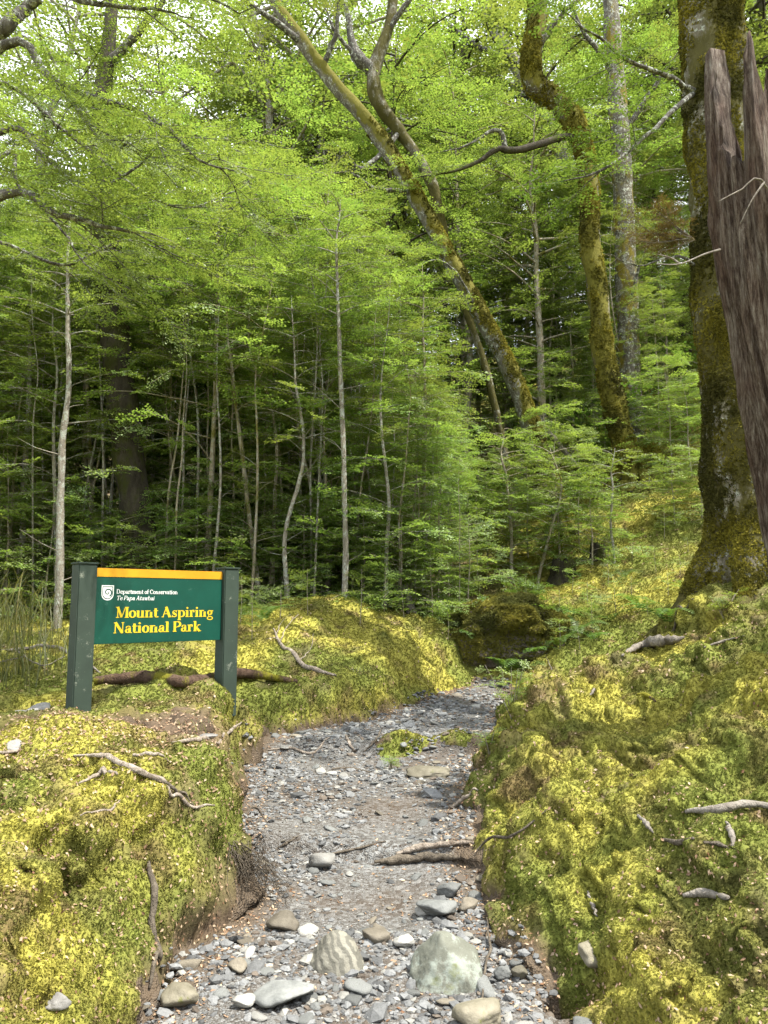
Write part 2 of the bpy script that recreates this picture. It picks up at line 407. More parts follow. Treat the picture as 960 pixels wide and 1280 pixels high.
M['boulder_lichen'] = stone_mat('lichen_boulder', (.11, .115, .09), (.18, .185, .15), lichen=(.24, .265, .225), mossy=.35, scale=4)
M['boulder_brown'] = stone_mat('brown_boulder', (.10, .09, .06), (.22, .2, .15), mossy=.3, scale=8)
M['rock_white'] = stone_mat('pale_rock', (.13, .125, .115), (.30, .29, .27), scale=6, mossy=.1)
M['gravel'] = attr_mat('loose_gravel', rough=.8, bscale=90, amt=.25, bstr=.3)
def paint(name, col, dirt=(.2, .22, .16), amt=.2, rough=.45, sc=18, th=.6):
    m, nt, N = mat(name)
    k = rmp(nt, N, noise(nt, N, sc, 7, .8), [(th, 0.0), (th + .07, 1.0)])
    s = N('ShaderNodeMath', operation='MULTIPLY'); s.inputs[1].default_value = amt; nt.links.new(k, s.inputs[0])
    n = noise(nt, N, 4, 5, .6)
    c0 = mixc(nt, N, rmp(nt, N, n, [(.3, 0.0), (.7, 1.0)]), tuple(v * .8 for v in col), tuple(v * 1.12 for v in col))
    c = mixc(nt, N, s.outputs[0], c0, dirt)
    finish(nt, N, c, rough, noise(nt, N, 40, 4, .6), .1, .003, .35); return m
M['post'] = paint('worn_green_post_paint', (.032, .05, .036), (.22, .24, .19), .8, .7, 11)
M['sign_green'] = paint('sign_green_paint', (.005, .062, .042), (.1, .2, .15), .35, .4, 22)
M['sign_yellow'] = paint('sign_yellow_paint', (.58, .29, .012), (.4, .25, .05), .25, .5, 22)
M['sign_text'] = paint('yellow_lettering', (.66, .47, .02), (.4, .33, .1), .2, .5)
M['sign_white'] = paint('white_lettering', (.78, .8, .76), (.5, .5, .45), .1, .5)

# ------------------------------------------------------------------ ground and path sheets
def build_ground():
    th = np.unique(np.concatenate([np.linspace(-math.pi, -.72, 46), np.linspace(-.66, .66, 640), np.linspace(.72, math.pi, 46)[:-1]]))
    r = np.concatenate([[.02, .4, .8], np.geomspace(1.1, 13, 620), np.geomspace(13.3, 110, 110)])
    T, Rr = np.meshgrid(th, r)
    X = Rr * np.sin(T); Y = Rr * np.cos(T)
    Z = Hs(X, Y)
    nt_, nr = len(th), len(r)
    l, rr = sdist(X, Y); s = np.maximum(l, rr)
    isl = sum((((X - P(px, py, d)[0]) / rx) ** 2 + ((Y - d) / .13) ** 2 < 1 + .5 * vn(X * 9, Y * 9, 0, 52)) for px, py, d, rx in ((498,950,7.5,.2),(572,954,7.6,.2),(535,956,7.62,.12))) > 0
    inpath = ~isl & (s < .02 + .03 * vn(X * 9, Y * 9, 0, 51)) & (Y < 10.9 + .3 * vn(X * 2, Y * 2, 0, 9))
    # push steep faces about along their normals
    Pn = np.stack([X, Y, Z], -1)
    dx = np.gradient(Pn, axis=1); dy = np.gradient(Pn, axis=0)
    Nn = np.cross(dx, dy); Nn /= np.linalg.norm(Nn, axis=-1)[..., None] + 1e-12
    Nn[Nn[..., 2] < 0] *= -1
    steep = (1 - sstep(.55, .9, Nn[..., 2])) * sstep(13, 9, Rr)
    k = steep * (.07 * fbm(X * 4, Y * 4, Z * 4, 61, 3) + .02 * vn(X * 16, Y * 16, Z * 16, 63))
    bil = (np.abs(vn(X * 5, Y * 5, Z * 5, 66)) - .3) * .05 + (np.abs(vn(X * 11, Y * 11, Z * 11, 67)) - .3) * .03
    k += sstep(.05, .3, s) * sstep(12, 8, Rr) * bil * sstep(-.5, .2, vn(X * .9, Y * .9, 0, 68) + .35 * (X > 0))
    k += (s > .05) * sstep(9, 5, Rr) * .008 * vn(X * 40, Y * 40, Z * 40, 65)
    Pn = Pn + Nn * k[..., None]
    V = Pn.reshape(-1, 3)
    i = np.arange(nr - 1)[:, None] * nt_; j = np.arange(nt_)[None]; j2 = (j + 1) % nt_
    F = np.stack([i + j, i + j2, i + nt_ + j2, i + nt_ + j], -1).reshape(-1, 4)[:, ::-1]
    fm = inpath.ravel()[F].mean(1) > .5
    # colours of the ground itself
    x, y, z = V.T
    nz = Nn.reshape(-1, 3)[:, 2]
    sd = s.ravel(); d = np.sqrt(x * x + y * y)
    a = fbm(x * 1.1, y * 1.1, z * 1.1, 71, 3) * .6 + .5; b = fbm(x * 5, y * 5, z * 5, 73, 3) * .6 + .5
    yel, grn, brn, drt = np.array([.31, .285, .055]), np.array([.15, .17, .034]), np.array([.14, .105, .042]), np.array([.09, .065, .043])
    def mx(p, q, t): t = np.clip(t, 0, 1)[:, None]; return p * (1 - t) + q * t
    col = mx(grn, yel, (a - .5) * 2.6 + .5); col = mx(col, brn, (b - .6) * 2.0); col = mx(col, np.array([.12, .125, .03]), (fbm(x * 2.4, y * 2.4, z * 2.4, 93, 3) - .25) * 1.2)
    sunk = fbm(x * 3.1, y * 3.1, z * 3.1, 75, 3)
    mossy = np.ones(len(x))
    mossy -= 1.5 * np.exp(-((x + 1.7) / 1.0) ** 2 - ((y - 5.15) / .5) ** 2)         # bare strip in front of the sign
    mossy -= np.where(x > 0, .55, .9) * sstep(.10, .01, sd) * (z < .35)                                      # foot of the banks
    mossy -= .5 * sstep(.45, .9, sunk) * (d < 11)
    mossy -= .55 * (x < 0) * sstep(.55, .3, nz) * sstep(.1, .5, fbm(x * 3, y * 3, z * 3, 79, 2)) * (z < .22)
    mossy -= .8 * sstep(12.0, 14, y) * sstep(3.2, 1.0, x)                              # litter under the thicket
    mossy -= .5 * np.exp(-((x + 1.2) / .5) ** 2 - ((y - 7.4) / .25) ** 2)
    mossy = np.clip(mossy, 0, 1); mossy[isl.ravel() & (vn(x * 12, y * 12, 0, 4) > -.35)] = 1
    col = mx(drt * (.8 + .5 * b[:, None]), col, mossy)
    global MOSSY, GV, GF, GN, GCOL
    MOSSY, GV, GF, GN, GCOL = mossy, V, F[~fm], Nn.reshape(-1, 3), col
    def sub(Fs):
        u, inv = np.unique(Fs, return_inverse=True); return u, inv.reshape(Fs.shape)
    u, f = sub(F[~fm]); tag(mk('ground', V[u], f, M['ground'], smooth=True, col=col[u]), 'moss covered banks and forest floor', kind='structure')
    u, f = sub(F[fm])
    edge = sstep(-.22, .0, sd[u] + .06 * vn(x[u] * 6, y[u] * 6, 0, 81)) * .9
    pc = np.zeros((len(u), 3)); pc[:, 0] = edge
    tag(mk('path', V[u], f, M['path'], smooth=True, col=pc), 'stony gravel path between the mossy banks', kind='structure')
build_ground()
from mathutils.bvhtree import BVHTree
_dg = bpy.context.evaluated_depsgraph_get()
_bv = [BVHTree.FromObject(bpy.data.objects[n], _dg) for n in ('ground', 'path')]
def G(px, py, dmin=1.2, dmax=60, lift=0.0):
    d = Vector(ray(px, py)).normalized(); best = None
    for b in _bv:
        h = b.ray_cast(Vector((0, 0, ZC)), d)
        if h[0] is not None and (best is None or h[3] < best[3]): best = h
    p = np.array(best[0][:]); p[2] += lift
    return p
def Hm(x, y):
    z = -9
    for b in _bv:
        h = b.ray_cast(Vector((x, y, 60)), Vector((0, 0, -1)))
        if h[0] is not None: z = max(z, h[0].z)
    return z if z > -9 else float(Hs(x, y))

def face_samples(V, F, w, n, rng):
    a, b, c = V[F[:, 0]], V[F[:, 1]], V[F[:, 2]]; d = V[F[:, 3]] if F.shape[1] == 4 else c
    ar = np.linalg.norm(np.cross(c - a, d - b), axis=1) * .5
    p = ar * w; p = p / p.sum()
    k = rng.choice(len(F), n, p=p)
    u, v = rng.random(n)[:, None], rng.random(n)[:, None]
    pos = (a[k] * (1 - u) + b[k] * u) * (1 - v) + (d[k] * (1 - u) + c[k] * u) * v
    nn = np.cross(c[k] - a[k], d[k] - b[k]); nn /= np.linalg.norm(nn, axis=1)[:, None] + 1e-12
    return k, pos, nn
def frames(nn, rng, jit=.3):
    n = nn + rng.normal(0, jit, nn.shape); n /= np.linalg.norm(n, axis=1)[:, None]
    t = rng.normal(0, 1, nn.shape); t -= n * (t * n).sum(1)[:, None]; t /= np.linalg.norm(t, axis=1)[:, None] + 1e-9
    b = np.cross(n, t)
    return np.stack([t, b, n], 2)   # columns
def scatter(tmpls, pos, Rm, sc, rng):
    """tmpls: list of (V,F) all of one face size"""
    k = rng.integers(0, len(tmpls), len(pos)); VV, FF, idx, b = [], [], [], 0
    for t, (tv, tf) in enumerate(tmpls):
        s = np.where(k == t)[0]
        if not len(s): continue
        s3 = sc[s][:, None, None] if sc.ndim == 1 else sc[s][:, None, :]
        v = np.einsum('nij,nkj->nki', Rm[s], tv[None] * s3) + pos[s][:, None]
        VV.append(v.reshape(-1, 3)); FF.append((tf[None] + (np.arange(len(s)) * len(tv))[:, None, None]).reshape(-1, tf.shape[1]) + b)
        idx.append(np.repeat(s, len(tf))); b += len(s) * len(tv)
    return np.vstack(VV), np.vstack(FF), np.concatenate(idx)

def moss_tmpl(seed, nl=6):
    g = rs(seed); V, F = [], []
    for i in range(nl):
        a = g.random() * 6.283; tl = g.uniform(.35, 1.3); h = math.cos(tl); w = g.uniform(.2, .34); L = g.uniform(.7, 1.15)
        o = np.array([math.cos(a), math.sin(a), 0]); s = np.array([-math.sin(a), math.cos(a), 0])
        base = o * .15 * g.random() - [0, 0, .15]; tip = base + (o * math.sin(tl) + np.array([0, 0, h])) * L; mid = (base + tip) / 2 + np.array([0, 0, .12])
        V += [base, mid + s * w, tip, mid - s * w]; F.append([4 * i, 4 * i + 1, 4 * i + 2, 4 * i + 3])
    return np.array(V), np.array(F)
MT = [moss_tmpl(s) for s in range(5)]
def moss_cover():
    g = rs(5)
    c = GV[GF].mean(1); d = np.sqrt(c[:, 0] ** 2 + c[:, 1] ** 2)
    m = MOSSY[GF].mean(1)
    vis = (np.abs(np.arctan2(c[:, 0], c[:, 1])) < .62) & (d > 1.3) & (d < 22)
    w = vis * np.clip(m - .25, 0, 1) / np.maximum(d, 2.2) ** 1.75
    k, pos, nn = face_samples(GV, GF, w, 520000, g)
    nn *= np.sign(nn[:, 2].mean())
    dd = d[k]
    sc = (.0036 + .00135 * dd) * g.uniform(.5, 1.4, len(k))
    nn = nn * .8 + np.array([0, 0, .25])
    Rm = frames(nn / np.linalg.norm(nn, axis=1)[:, None], g, .3)
    V, F, idx = scatter(MT, pos + nn * (sc * .1)[:, None], Rm, sc, g)
    col = GCOL[GF[k, 0]]
    x, y, z = pos.T
    q = np.clip(fbm(x * 7, y * 7, z * 7, 91, 2) * .6 + .5 + g.normal(0, .22, len(k)), 0, 1)[:, None]
    col = col * (1 - .45 * q) + q * .45 * np.where(g.random((len(k), 1)) < .45, np.array([[.36, .335, .105]]), np.array([[.14, .168, .036]]))
    col *= g.uniform(.82, 1.2, (len(k), 1))
    o = mk('moss_carpet', V, F, M['moss'], col=col[idx])
    tag(o, 'short yellow green moss covering the banks beside the path', 'moss', kind='stuff')
moss_cover()

# ------------------------------------------------------------------ fallen leaves
_cr = [P(600,1000,5.6), P(680,912,6.6), P(760,858,7.6), P(850,806,9)]; CRY = [q[1] for q in _cr]; CRX = [q[0] for q in _cr]
def litter():
    g = rs(8)
    c = GV[GF].mean(1); d = np.sqrt(c[:, 0] ** 2 + c[:, 1] ** 2); x, y = c[:, 0], c[:, 1]
    vis = (np.abs(np.arctan2(x, y)) < .6) & (d > 1.5) & (d < 16)
    zone = .12 + 2.2 * (1 - MOSSY[GF].mean(1)) + 4.5 * np.exp(-((x + 1.7) / .9) ** 2 - ((y - 4.5) / .9) ** 2) + 2.2 * np.exp(-((x - np.interp(y, CRY, CRX)) / .12) ** 2) * (y > 5.2) * (y < 9) + 1.0 * sstep(-.1, .5, fbm(x * 2.2, y * 2.2, 0, 33, 2))
    w = vis * zone / np.maximum(d, 2) ** 1.6
    k, pos, nn = face_samples(GV, GF, w, 21000, g); nn *= np.sign(nn[:, 2].mean())
    sc = (.006 + .001 * d[k]) * g.uniform(.6, 1.3, len(k))
    # on the path too
    n2 = 5200; yy = 2.2 + 9 * g.random(n2) ** 1.5; e = g.random(n2) ; e = np.where(g.random(n2) < .65, np.where(e < .5, e * .3, 1 - (1 - e) * .3), e)
    xl, xr = np.interp(yy, YL, XL), np.interp(yy, YR, XR); xx = xl + (xr - xl) * e
    p2 = np.stack([xx, yy, Hs(xx, yy) + .004], 1); s2 = (.008 + .0011 * yy) * g.uniform(.6, 1.2, n2)
    pos = np.vstack([pos + nn * (sc * .9)[:, None], p2]); nn = np.vstack([nn, np.tile([0, 0, 1.], (n2, 1))]); sc = np.concatenate([sc, s2])
    tv = np.array([[-1, 0, 0], [-.2, .55, .12], [1, 0, .1], [-.2, -.55, .15]]); tv2 = np.array([[-.8, 0, .1], [0, .4, -.1], [.9, 0, .15], [.1, -.5, 0]])
    tf = np.array([[0, 1, 2, 3]])
    V, F, idx = scatter([(tv, tf), (tv2, tf)], pos, frames(nn, g, .35), sc, g)
    tag(mk('fallen_leaves', V, F, M['litter'], tint=g.random(len(F))), 'small brown and pinkish beech leaves strewn over moss and path', 'leaf litter', kind='stuff')
litter()

# ------------------------------------------------------------------ stones
def ico(n):
    import bmesh
    bm = bmesh.new(); bmesh.ops.create_icosphere(bm, subdivisions=n, radius=1)
    V = np.array([v.co[:] for v in bm.verts]); F = np.array([[v.index for v in f.verts] for f in bm.faces]); bm.free()
    return V, F
ICO1, ICO2, ICO4 = ico(1), ico(2), ico(4)
def rock(seed, base, flat=.5, planes=11, rough=.05, soft=10, elong=1.25):
    g = rs(seed); V, F = base
    n = g.normal(0, 1, (planes, 3)); n /= np.linalg.norm(n, axis=1)[:, None]; h = g.uniform(.62, 1.0, planes)
    q = np.maximum((V @ n.T) / h, 1e-3)
    r = (q ** soft).sum(1) ** (-1 / soft); r = np.minimum(r, 1.25)
    v = V * r[:, None]
    if rough: v = v * (1 + rough * fbm(V[:, 0] * 2.2, V[:, 1] * 2.2, V[:, 2] * 2.2, seed, 4))[:, None]
    return v * [elong, 1, flat], F
SMALL = [rock(s, ICO1, .5 + .05 * (s % 3), 8, 0, 8) for s in range(8)]
def gravel():
    g = rs(12); n = 24000
    y = 2.0 + 8.8 * g.random(n) ** 1.6
    xl, xr = np.interp(y, YL, XL) - .04, np.interp(y, YR, XR) - .02
    x = xl + (xr - xl) * g.random(n)
    dens = .45 + 1.0 * fbm(x * 1.7, y * 1.7, 0, 14, 3)
    dens = np.where(y < 3.7, dens + .35, dens)
    k = g.random(n) < dens + .15; x, y = x[k], y[k]; n = len(x)
    s = (.0048 + .0010 * y) * np.exp(g.normal(0, .5, n))
    s = np.where(y < 3.8, s * 1.12, s)
    pos = np.stack([x, y, Hs(x, y) + s * .12], 1)
    V, F, idx = scatter(SMALL, pos, frames(np.tile([0, 0, 1.], (n, 1)), g, .22), s, g)
    t = g.random((n, 1)); u = g.random((n, 1))
    col = np.where(u < .80, (.065 + .15 * t) * np.array([[.99, 1.01, 1.0]]), np.where(u < .9, np.array([[.27, .265, .24]]) * (.75 + .4 * t), np.array([[.12, .10, .08]]) * (.6 + .6 * t)))
    tag(mk('gravel', V, F, M['gravel'], col=col[idx]), 'small grey gravel spread over the path', 'gravel', kind='stuff')
gravel()
BIGR = [rock(100 + s, ico(3), [.42, .5, .36, .6, .48, .4, .55, .45][s], 10, .05, 11, [1.3, 1.1, 1.5, 1.2, 1.35, 1.15, 1.25, 1.45][s]) for s in range(8)]
def stones():
    g = rs(21)
    protos = {}
    taken = []
    kinds = [('stone_grey', 'blue grey schist'), ('stone_pale', 'pale whitish'), ('stone_brown', 'brownish')]
    cnt = 0
    while cnt < 290:
        y = 2.15 + 8.6 * g.random() ** 1.55
        l, r = np.interp(y, YL, XL), np.interp(y, YR, XR)
        x = l + (r - l) * g.random()
        big = g.random() ** 2.2
        s = (.014 + .028 * big) * (1 + .05 * y)
        if 3.9 < y < 7.3: s *= .75
        if any((x - a) ** 2 + (y - b) ** 2 < (s + c) ** 2 for a, b, c in taken): continue
        taken.append((x, y, s * .9))
        ki = g.choice(3, p=[.66, .2, .14]); vi = int(g.integers(8)); kn, kl = kinds[ki]
        reg = 'lower' if y < 4.75 else ('middle' if y < 7.4 else 'upper')
        lab = {'lower': '%s stone on the lowest stretch of path, below the log step', 'middle': '%s stone on the middle stretch of path, above the log step', 'upper': '%s stone on the upper stretch of path, beyond the mossy step'}[reg] % ('small ' + kl)
        key = (ki, vi); z = float(Hs(x, y)) + s * .14
        if key not in protos:
            o = mk('stone', *BIGR[vi], M[kn], smooth=True); protos[key] = o
        else:
            o = protos[key].copy(); C.objects.link(o)
        o.location = (x, y, z); o.scale = (s, s, s); o.rotation_euler = (g.normal(0, .15), g.normal(0, .15), g.random() * 6.28)
        tag(o, lab, 'stone', '%s stones on the %s path' % (kl, reg)); cnt += 1
stones()
def big_stone(name, px, py, wpx, hpx, mt, label, seed, flat=.7, sink=.15, rz=0, d=None, elong=1.2, planes=11, rough=.07, soft=12, cat='stone', tilt=0, pl=None):
    """px,py = middle of its foot line in the photograph"""
    p = G(px, py) if d is None else P(px, py, d)
    w = wpx / FPX * p[1] * .5; h = hpx / FPX * p[1] * .37
    V, F = rock(seed, ICO4, flat, planes, rough, soft, elong)
    if pl:
        B = ico(5); pl = np.array(pl, float); nn = pl[:, :3] / np.linalg.norm(pl[:, :3], axis=1)[:, None]
        V, F = B; q = np.maximum(V @ nn.T / pl[:, 3], 1e-3); V = V * np.minimum((q ** soft).sum(1) ** (-1 / soft), 1.6)[:, None]
        V = V * (1 + .05 * fbm(V[:, 0] * 2.5, V[:, 1] * 2.5, V[:, 2] * 2.5, seed, 3) + .012 * fbm(V[:, 0] * 14, V[:, 1] * 14, V[:, 2] * 14, seed, 3))[:, None]
    ext = (V.max(0) - V.min(0)) / 2; V = (V - (V.max(0) + V.min(0)) / 2) / ext
    hh = h / math.cos(.3)
    V = V * [w, w * .8, hh]
    o = mk(name, V, F, M[mt], smooth=True)
    o.location = (p[0], p[1] + w * .5, p[2] + hh * (1 - sink) - (0.0)); o.rotation_euler = (0, tilt, rz)
    return tag(o, label, cat)
big_stone('boulder', 418, 1216, 74, 64, 'boulder_band', 'banded rounded boulder with wavy dark stripes in the middle of the path', 301, soft=5, sink=.42, cat='boulder', pl=[(-.85,-.1,.45,.75),(.85,-.2,.35,.8),(0,-.85,.4,.75),(0,.8,.3,.8),(.1,0,1,1),(0,0,-1,.7),(-.5,-.6,.2,.85),(.6,.5,.3,.8)])
big_stone('boulder', 560, 1238, 88, 96, 'boulder_lichen', 'large pale lichened boulder against the foot of the right bank', 302, soft=14, sink=.5, cat='boulder', pl=[(-.8,-.25,.5,.62),(.62,-.35,.62,.72),(-.1,-.9,.38,.72),(0,.8,.4,.8),(.05,.1,1,1.02),(0,0,-1,.6),(-.9,.1,-.1,.85),(1,.1,-.1,.98),(.5,-.8,-.1,.9)])
big_stone('boulder', 598, 1292, 60, 42, 'boulder_brown', 'low brown boulder at the bottom edge below the lichened boulder', 303, cat='boulder')
big_stone('stone', 401, 1089, 33, 25, 'stone_pale', 'smooth pale round stone left of the log step', 304, soft=5, rough=.02)
big_stone('stone', 352, 1164, 40, 24, 'stone_brown', 'flat oval grey green stone up path from the banded boulder', 305, soft=7)
big_stone('stone', 548, 1150, 50, 26, 'stone_grey', 'flat angular slab leaning just above the lichened boulder', 306, rz=.4)
big_stone('stone', 505, 1186, 26, 19, 'stone_pale', 'whitish stone between the banded and the lichened boulders', 307)
big_stone('stone', 470, 1180, 34, 18, 'stone_brown', 'dull olive stone right beside the banded boulder', 308)
big_stone('stone', 562, 1122, 30, 22, 'stone_grey', 'dark grey stone at the bank foot below the log step', 309)
big_stone('stone', 350, 1262, 78, 26, 'stone_grey', 'broad flat blue grey slab set in the gravel at the bottom', 310, planes=7, rz=.1)
big_stone('stone', 295, 1218, 24, 20, 'stone_brown', 'dark rounded stone beside the foot of the left bank', 311)
big_stone('stone', 628, 1226, 20, 22, 'stone_grey', 'left one of two upright stones right of the lichened boulder', 312)
big_stone('stone', 650, 1226, 20, 20, 'boulder_brown', 'mossy right one of two upright stones right of the lichened boulder', 313)
big_stone('stone', 586, 1140, 26, 20, 'stone_brown', 'brown stone tucked under the right bank above the big boulder', 325)
big_stone('stone', 305, 1262, 30, 18, 'stone_pale', 'pale flat stone left of the broad slab at the bottom', 326)
big_stone('stone', 530, 1146, 22, 16, 'stone_pale', 'small pale stone left of the leaning slab', 327)
big_stone('rock', 12, 908, 40, 26, 'rock_white', 'pale angular rock at the left edge before the sign', 314, d=6.0, cat='rock')
big_stone('rock', 43, 898, 40, 24, 'rock_white', 'pale knobbly rock close to the left sign post', 315, d=6.2, rz=1, cat='rock')
big_stone('rock', 18, 938, 34, 22, 'rock_white', 'flat whitish rock sunk in moss on the left bank', 316, sink=.6, cat='rock')
big_stone('rock', 258, 924, 26, 8, 'rock_white', 'thin flat pale rock on the bare soil before the sign', 328, sink=.3, cat='rock')
big_stone('rock', 222, 1262, 46, 34, 'boulder_brown', 'mossy brown rock at the foot of the left bank', 317, sink=.35, cat='rock')
big_stone('rock', 68, 1262, 34, 26, 'rock_white', 'pale rock poking out of the left bank face', 318, sink=.4, cat='rock')
big_stone('rock', 682, 408, 36, 24, 'rock_white', 'pale rock showing among the trees high on the hillside', 319, d=30, cat='rock')
big_stone('rock', 662, 388, 46, 34, 'boulder_brown', 'dark mossy rock above the pale hillside rock', 320, d=31, cat='rock')
big_stone('rock', 747, 1204, 40, 36, 'boulder_brown', 'brown rock half buried in the lower right bank', 321, sink=.5, cat='rock')
big_stone('rock', 735, 1296, 34, 22, 'stone_grey', 'grey rock at the bottom below the right bank', 322, sink=.3, cat='rock')
big_stone('rock', 536, 972, 56, 18, 'boulder_brown', 'dark earthy rock forming the mossy step across the path', 323, sink=.45, cat='rock')
big_stone('rock', 828, 812, 44, 15, 'rock_white', 'grey flat rock on the crest of the right bank', 324, sink=.3, d=8.6, cat='rock')

# ------------------------------------------------------------------ sticks, roots and logs lying on the ground
def groundline(pts, r, lift=.6, n=24, dfix=None, wob=.0, seed=0):
    W = [G(*p) if len(p) == 2 else P(*p) for p in pts]
    c = crom(W, n)
    g = rs(seed)
    if dfix is None:
        rr = np.interp(np.linspace(0, 1, n), np.linspace(0, 1, len(np.atleast_1d(r))), np.atleast_1d(r))
        hm = np.array([Hm(a, b) for a, b in c[:, :2]]); hm = np.convolve(np.concatenate([hm[:1], hm, hm[-1:]]), [.25, .5, .25], 'valid'); c[:, 2] = np.maximum(hm + rr * lift, c[:, 2] + rr * lift * .3)
    if wob:
        c[:, 0] += wob * fbm(np.arange(n) * .45, 3.3, 0, seed, 2); c[:, 1] += wob * fbm(np.arange(n) * .45, 7.7, 0, seed + 3, 2); c[:, 2] += wob * .5 * np.abs(vn(np.arange(n) * .4, 1.7, 0, seed + 5))
    return c
def lying(name, pts, r, mt, label, cat, group=None, seg=8, twigs=(), wob=.005, seed=1, lift=.6, rough=.14):
    r = np.array(r, float); r[0] *= .7; r[-1] *= .6
    c = groundline(pts, r, lift, 26, wob=wob, seed=seed)
    if name in ('stick', 'wood_chip', 'log', 'driftwood') and len(pts[0]) == 2:
        u = np.linspace(0, 1, 26); f = np.polyfit(u, c[:, 2], 2 if name == 'log' else 1); q = np.polyval(f, u); c[:, 2] = q + .45 * max(0, (c[:, 2] - q).max())
    o0 = c[0].copy()
    parts = [tube(c - o0, np.atleast_1d(r), seg, 40, rough, seed, 30)]
    for tp, tr in twigs:
        cc = crom([P(*p) if len(p) == 3 else G(*p) for p in tp], 14); cc[:, 2] += tr
        cc = cc + .008 * fbm(np.arange(14)[:, None] * .7, np.arange(3)[None] * 9.1, 0, seed, 2)
        parts.append(tube(cc - o0, [tr, tr * .4], 5, 14))
    o = mktube(name, parts, M[mt]); o.location = o0
    return tag(o, label, cat, group)
lying('tree_root', [(217,929),(250,926),(287,933)], [.012,.016,.01], 'root', 'pale root crossing the bare soil just in front of the sign', 'root', 'roots on the left bank', seed=2)
lying('tree_root', [(125,945),(162,960),(187,972),(212,1002),(237,1024),(267,1054)], [.014,.016,.012,.009,.007], 'root', 'long forked root running down the left bank towards the path', 'root', 'roots on the left bank', seed=3)
lying('tree_root', [(162,963),(208,981),(242,1010)], [.011,.010,.006], 'root_dark', 'short dark root running beside the long root on the left bank', 'root', 'roots on the left bank', seed=4)
lying('tree_root', [(92,945),(133,946),(158,957)], [.008,.012,.012], 'root', 'whitish root joining the long root from the left', 'root', 'roots on the left bank', seed=5)
lying('tree_root', [(96,981),(125,969),(146,970)], [.006,.012,.009], 'root', 'short pale root on the litter below the other left bank roots', 'root', 'roots on the left bank', seed=6)
lying('tree_root', [(0,942),(25,939)], [.014,.012], 'root', 'thick pale root stub at the left edge of the bank', 'root', 'roots on the left bank', seed=7)
lying('tree_root', [(167,945),(188,944),(210,952)], [.010,.012,.008], 'root', 'short root behind the fork of the long root', 'root', 'roots on the left bank', seed=8)
lying('tree_root', [(183,1081),(194,1118),(190,1160),(198,1202),(186,1239)], [.010,.016,.014,.018,.008], 'root_dark', 'dark root hanging straight down the left bank face', 'root', 'roots on the left bank', seed=9, lift=1.2)
lying('tree_root', [(279,924),(290,912),(302,903)], [.012,.014,.008], 'root', 'pale root end sticking up at the bank corner by the path', 'root', 'roots on the left bank', seed=10)
lying('tree_root', [(100,1020),(140,1012),(150,1000)], [.004,.006,.004], 'root', 'thin root flat on the sunny left bank moss', 'root', 'roots on the left bank', seed=11)
lying('stick', [(395,1072),(440,1063),(482,1053)], [.007,.009,.006], 'root_dark', 'thin dark stick lying across the path beside the pale round stone', 'stick')
lying('log', [(495,1069),(520,1062),(555,1058),(592,1053)], [.014,.02,.018,.012], 'root', 'upper weathered branch of the log step across the path', 'log', 'branches of the log step', rough=.35)
lying('log', [(468,1082),(500,1078),(540,1077),(580,1080)], [.016,.024,.022,.014], 'root_dark', 'lower darker branch of the log step across the path', 'log', 'branches of the log step', rough=.4, seed=5)
lying('stick', [(297,1030),(318,1031),(336,1029)], [.006,.008,.005], 'root_dark', 'dark stick lying against the left edge of the middle path', 'stick', seed=12)
lying('stick', [(345,1062),(358,1056),(372,1046)], [.006,.01,.006], 'root_dark', 'bent twig on brown leaves left of the pale round stone', 'stick', seed=13)
lying('tree_root', [(565,1010),(578,1000),(598,989)], [.014,.016,.010], 'root', 'pale root curving out of the right bank onto the path', 'root', seed=14)
lying('stick', [(586,1078),(612,1064),(640,1050),(685,1021)], [.004,.008,.008,.004], 'root_dark', 'long thin branch lying on the right bank above the log step', 'stick', seed=15)
lying('stick', [(607,1150),(612,1190),(604,1235),(600,1278)], [.003,.006,.005,.004], 'root_dark', 'thin reddish twig hanging over the right side of the big boulder', 'stick', seed=16)
lying('tree_root', [(335,938),(365,936),(392,942),(416,921)], [.01,.014,.012,.008], 'root', 'grey root crossing the path edge below the mossy verge', 'root', 'roots on the upper path', seed=17)
lying('tree_root', [(432,919),(436,930),(443,938)], [.012,.016,.01], 'root', 'stubby pale root standing up at the path edge', 'root', 'roots on the upper path', seed=18)
lying('tree_root', [(415,962),(438,962),(462,966)], [.012,.014,.01], 'root_dark', 'dark root left of the mossy step', 'root', 'roots on the upper path', seed=19)
lying('tree_root', [(455,940),(470,925),(480,905)], [.010,.012,.006], 'root_dark', 'slim root climbing towards the far bend of the path', 'root', 'roots on the upper path', seed=20)
lying('log', [(857,1023),(897,1016),(930,1014),(975,1010)], [.012,.02,.018,.018], 'dead', 'long straight bleached stick at the right edge of the bank', 'stick', seed=21)
lying('stick', [(798,1021),(808,1031),(818,1043)], [.009,.011,.007], 'dead', 'short grey stick in the moss left of the long bleached stick', 'stick', seed=22)
lying('stick', [(830,1048),(848,1064),(867,1083)], [.008,.013,.009], 'root_dark', 'short dark bark stick below the short grey one', 'stick', seed=23)
lying('wood_chip', [(908,1031),(913,1047),(919,1064)], [.006,.014,.008], 'dead', 'pale pointed wood chip just under the long bleached stick', 'wood chip', seed=24)
lying('wood_chip', [(880,1055),(898,1059),(913,1062)], [.006,.01,.006], 'root_dark', 'dark splinter meeting the pale pointed wood chip', 'wood chip', seed=25)
lying('stick', [(855,1126),(880,1121),(912,1128)], [.012,.018,.014], 'dead', 'thick broken stick lowest on the right bank by a dark hollow', 'stick', seed=26)
lying('wood_chip', [(734,1123),(740,1138),(746,1152)], [.005,.009,.006], 'dead', 'small upright wood splinter low in the middle of the right bank', 'wood chip', seed=27)
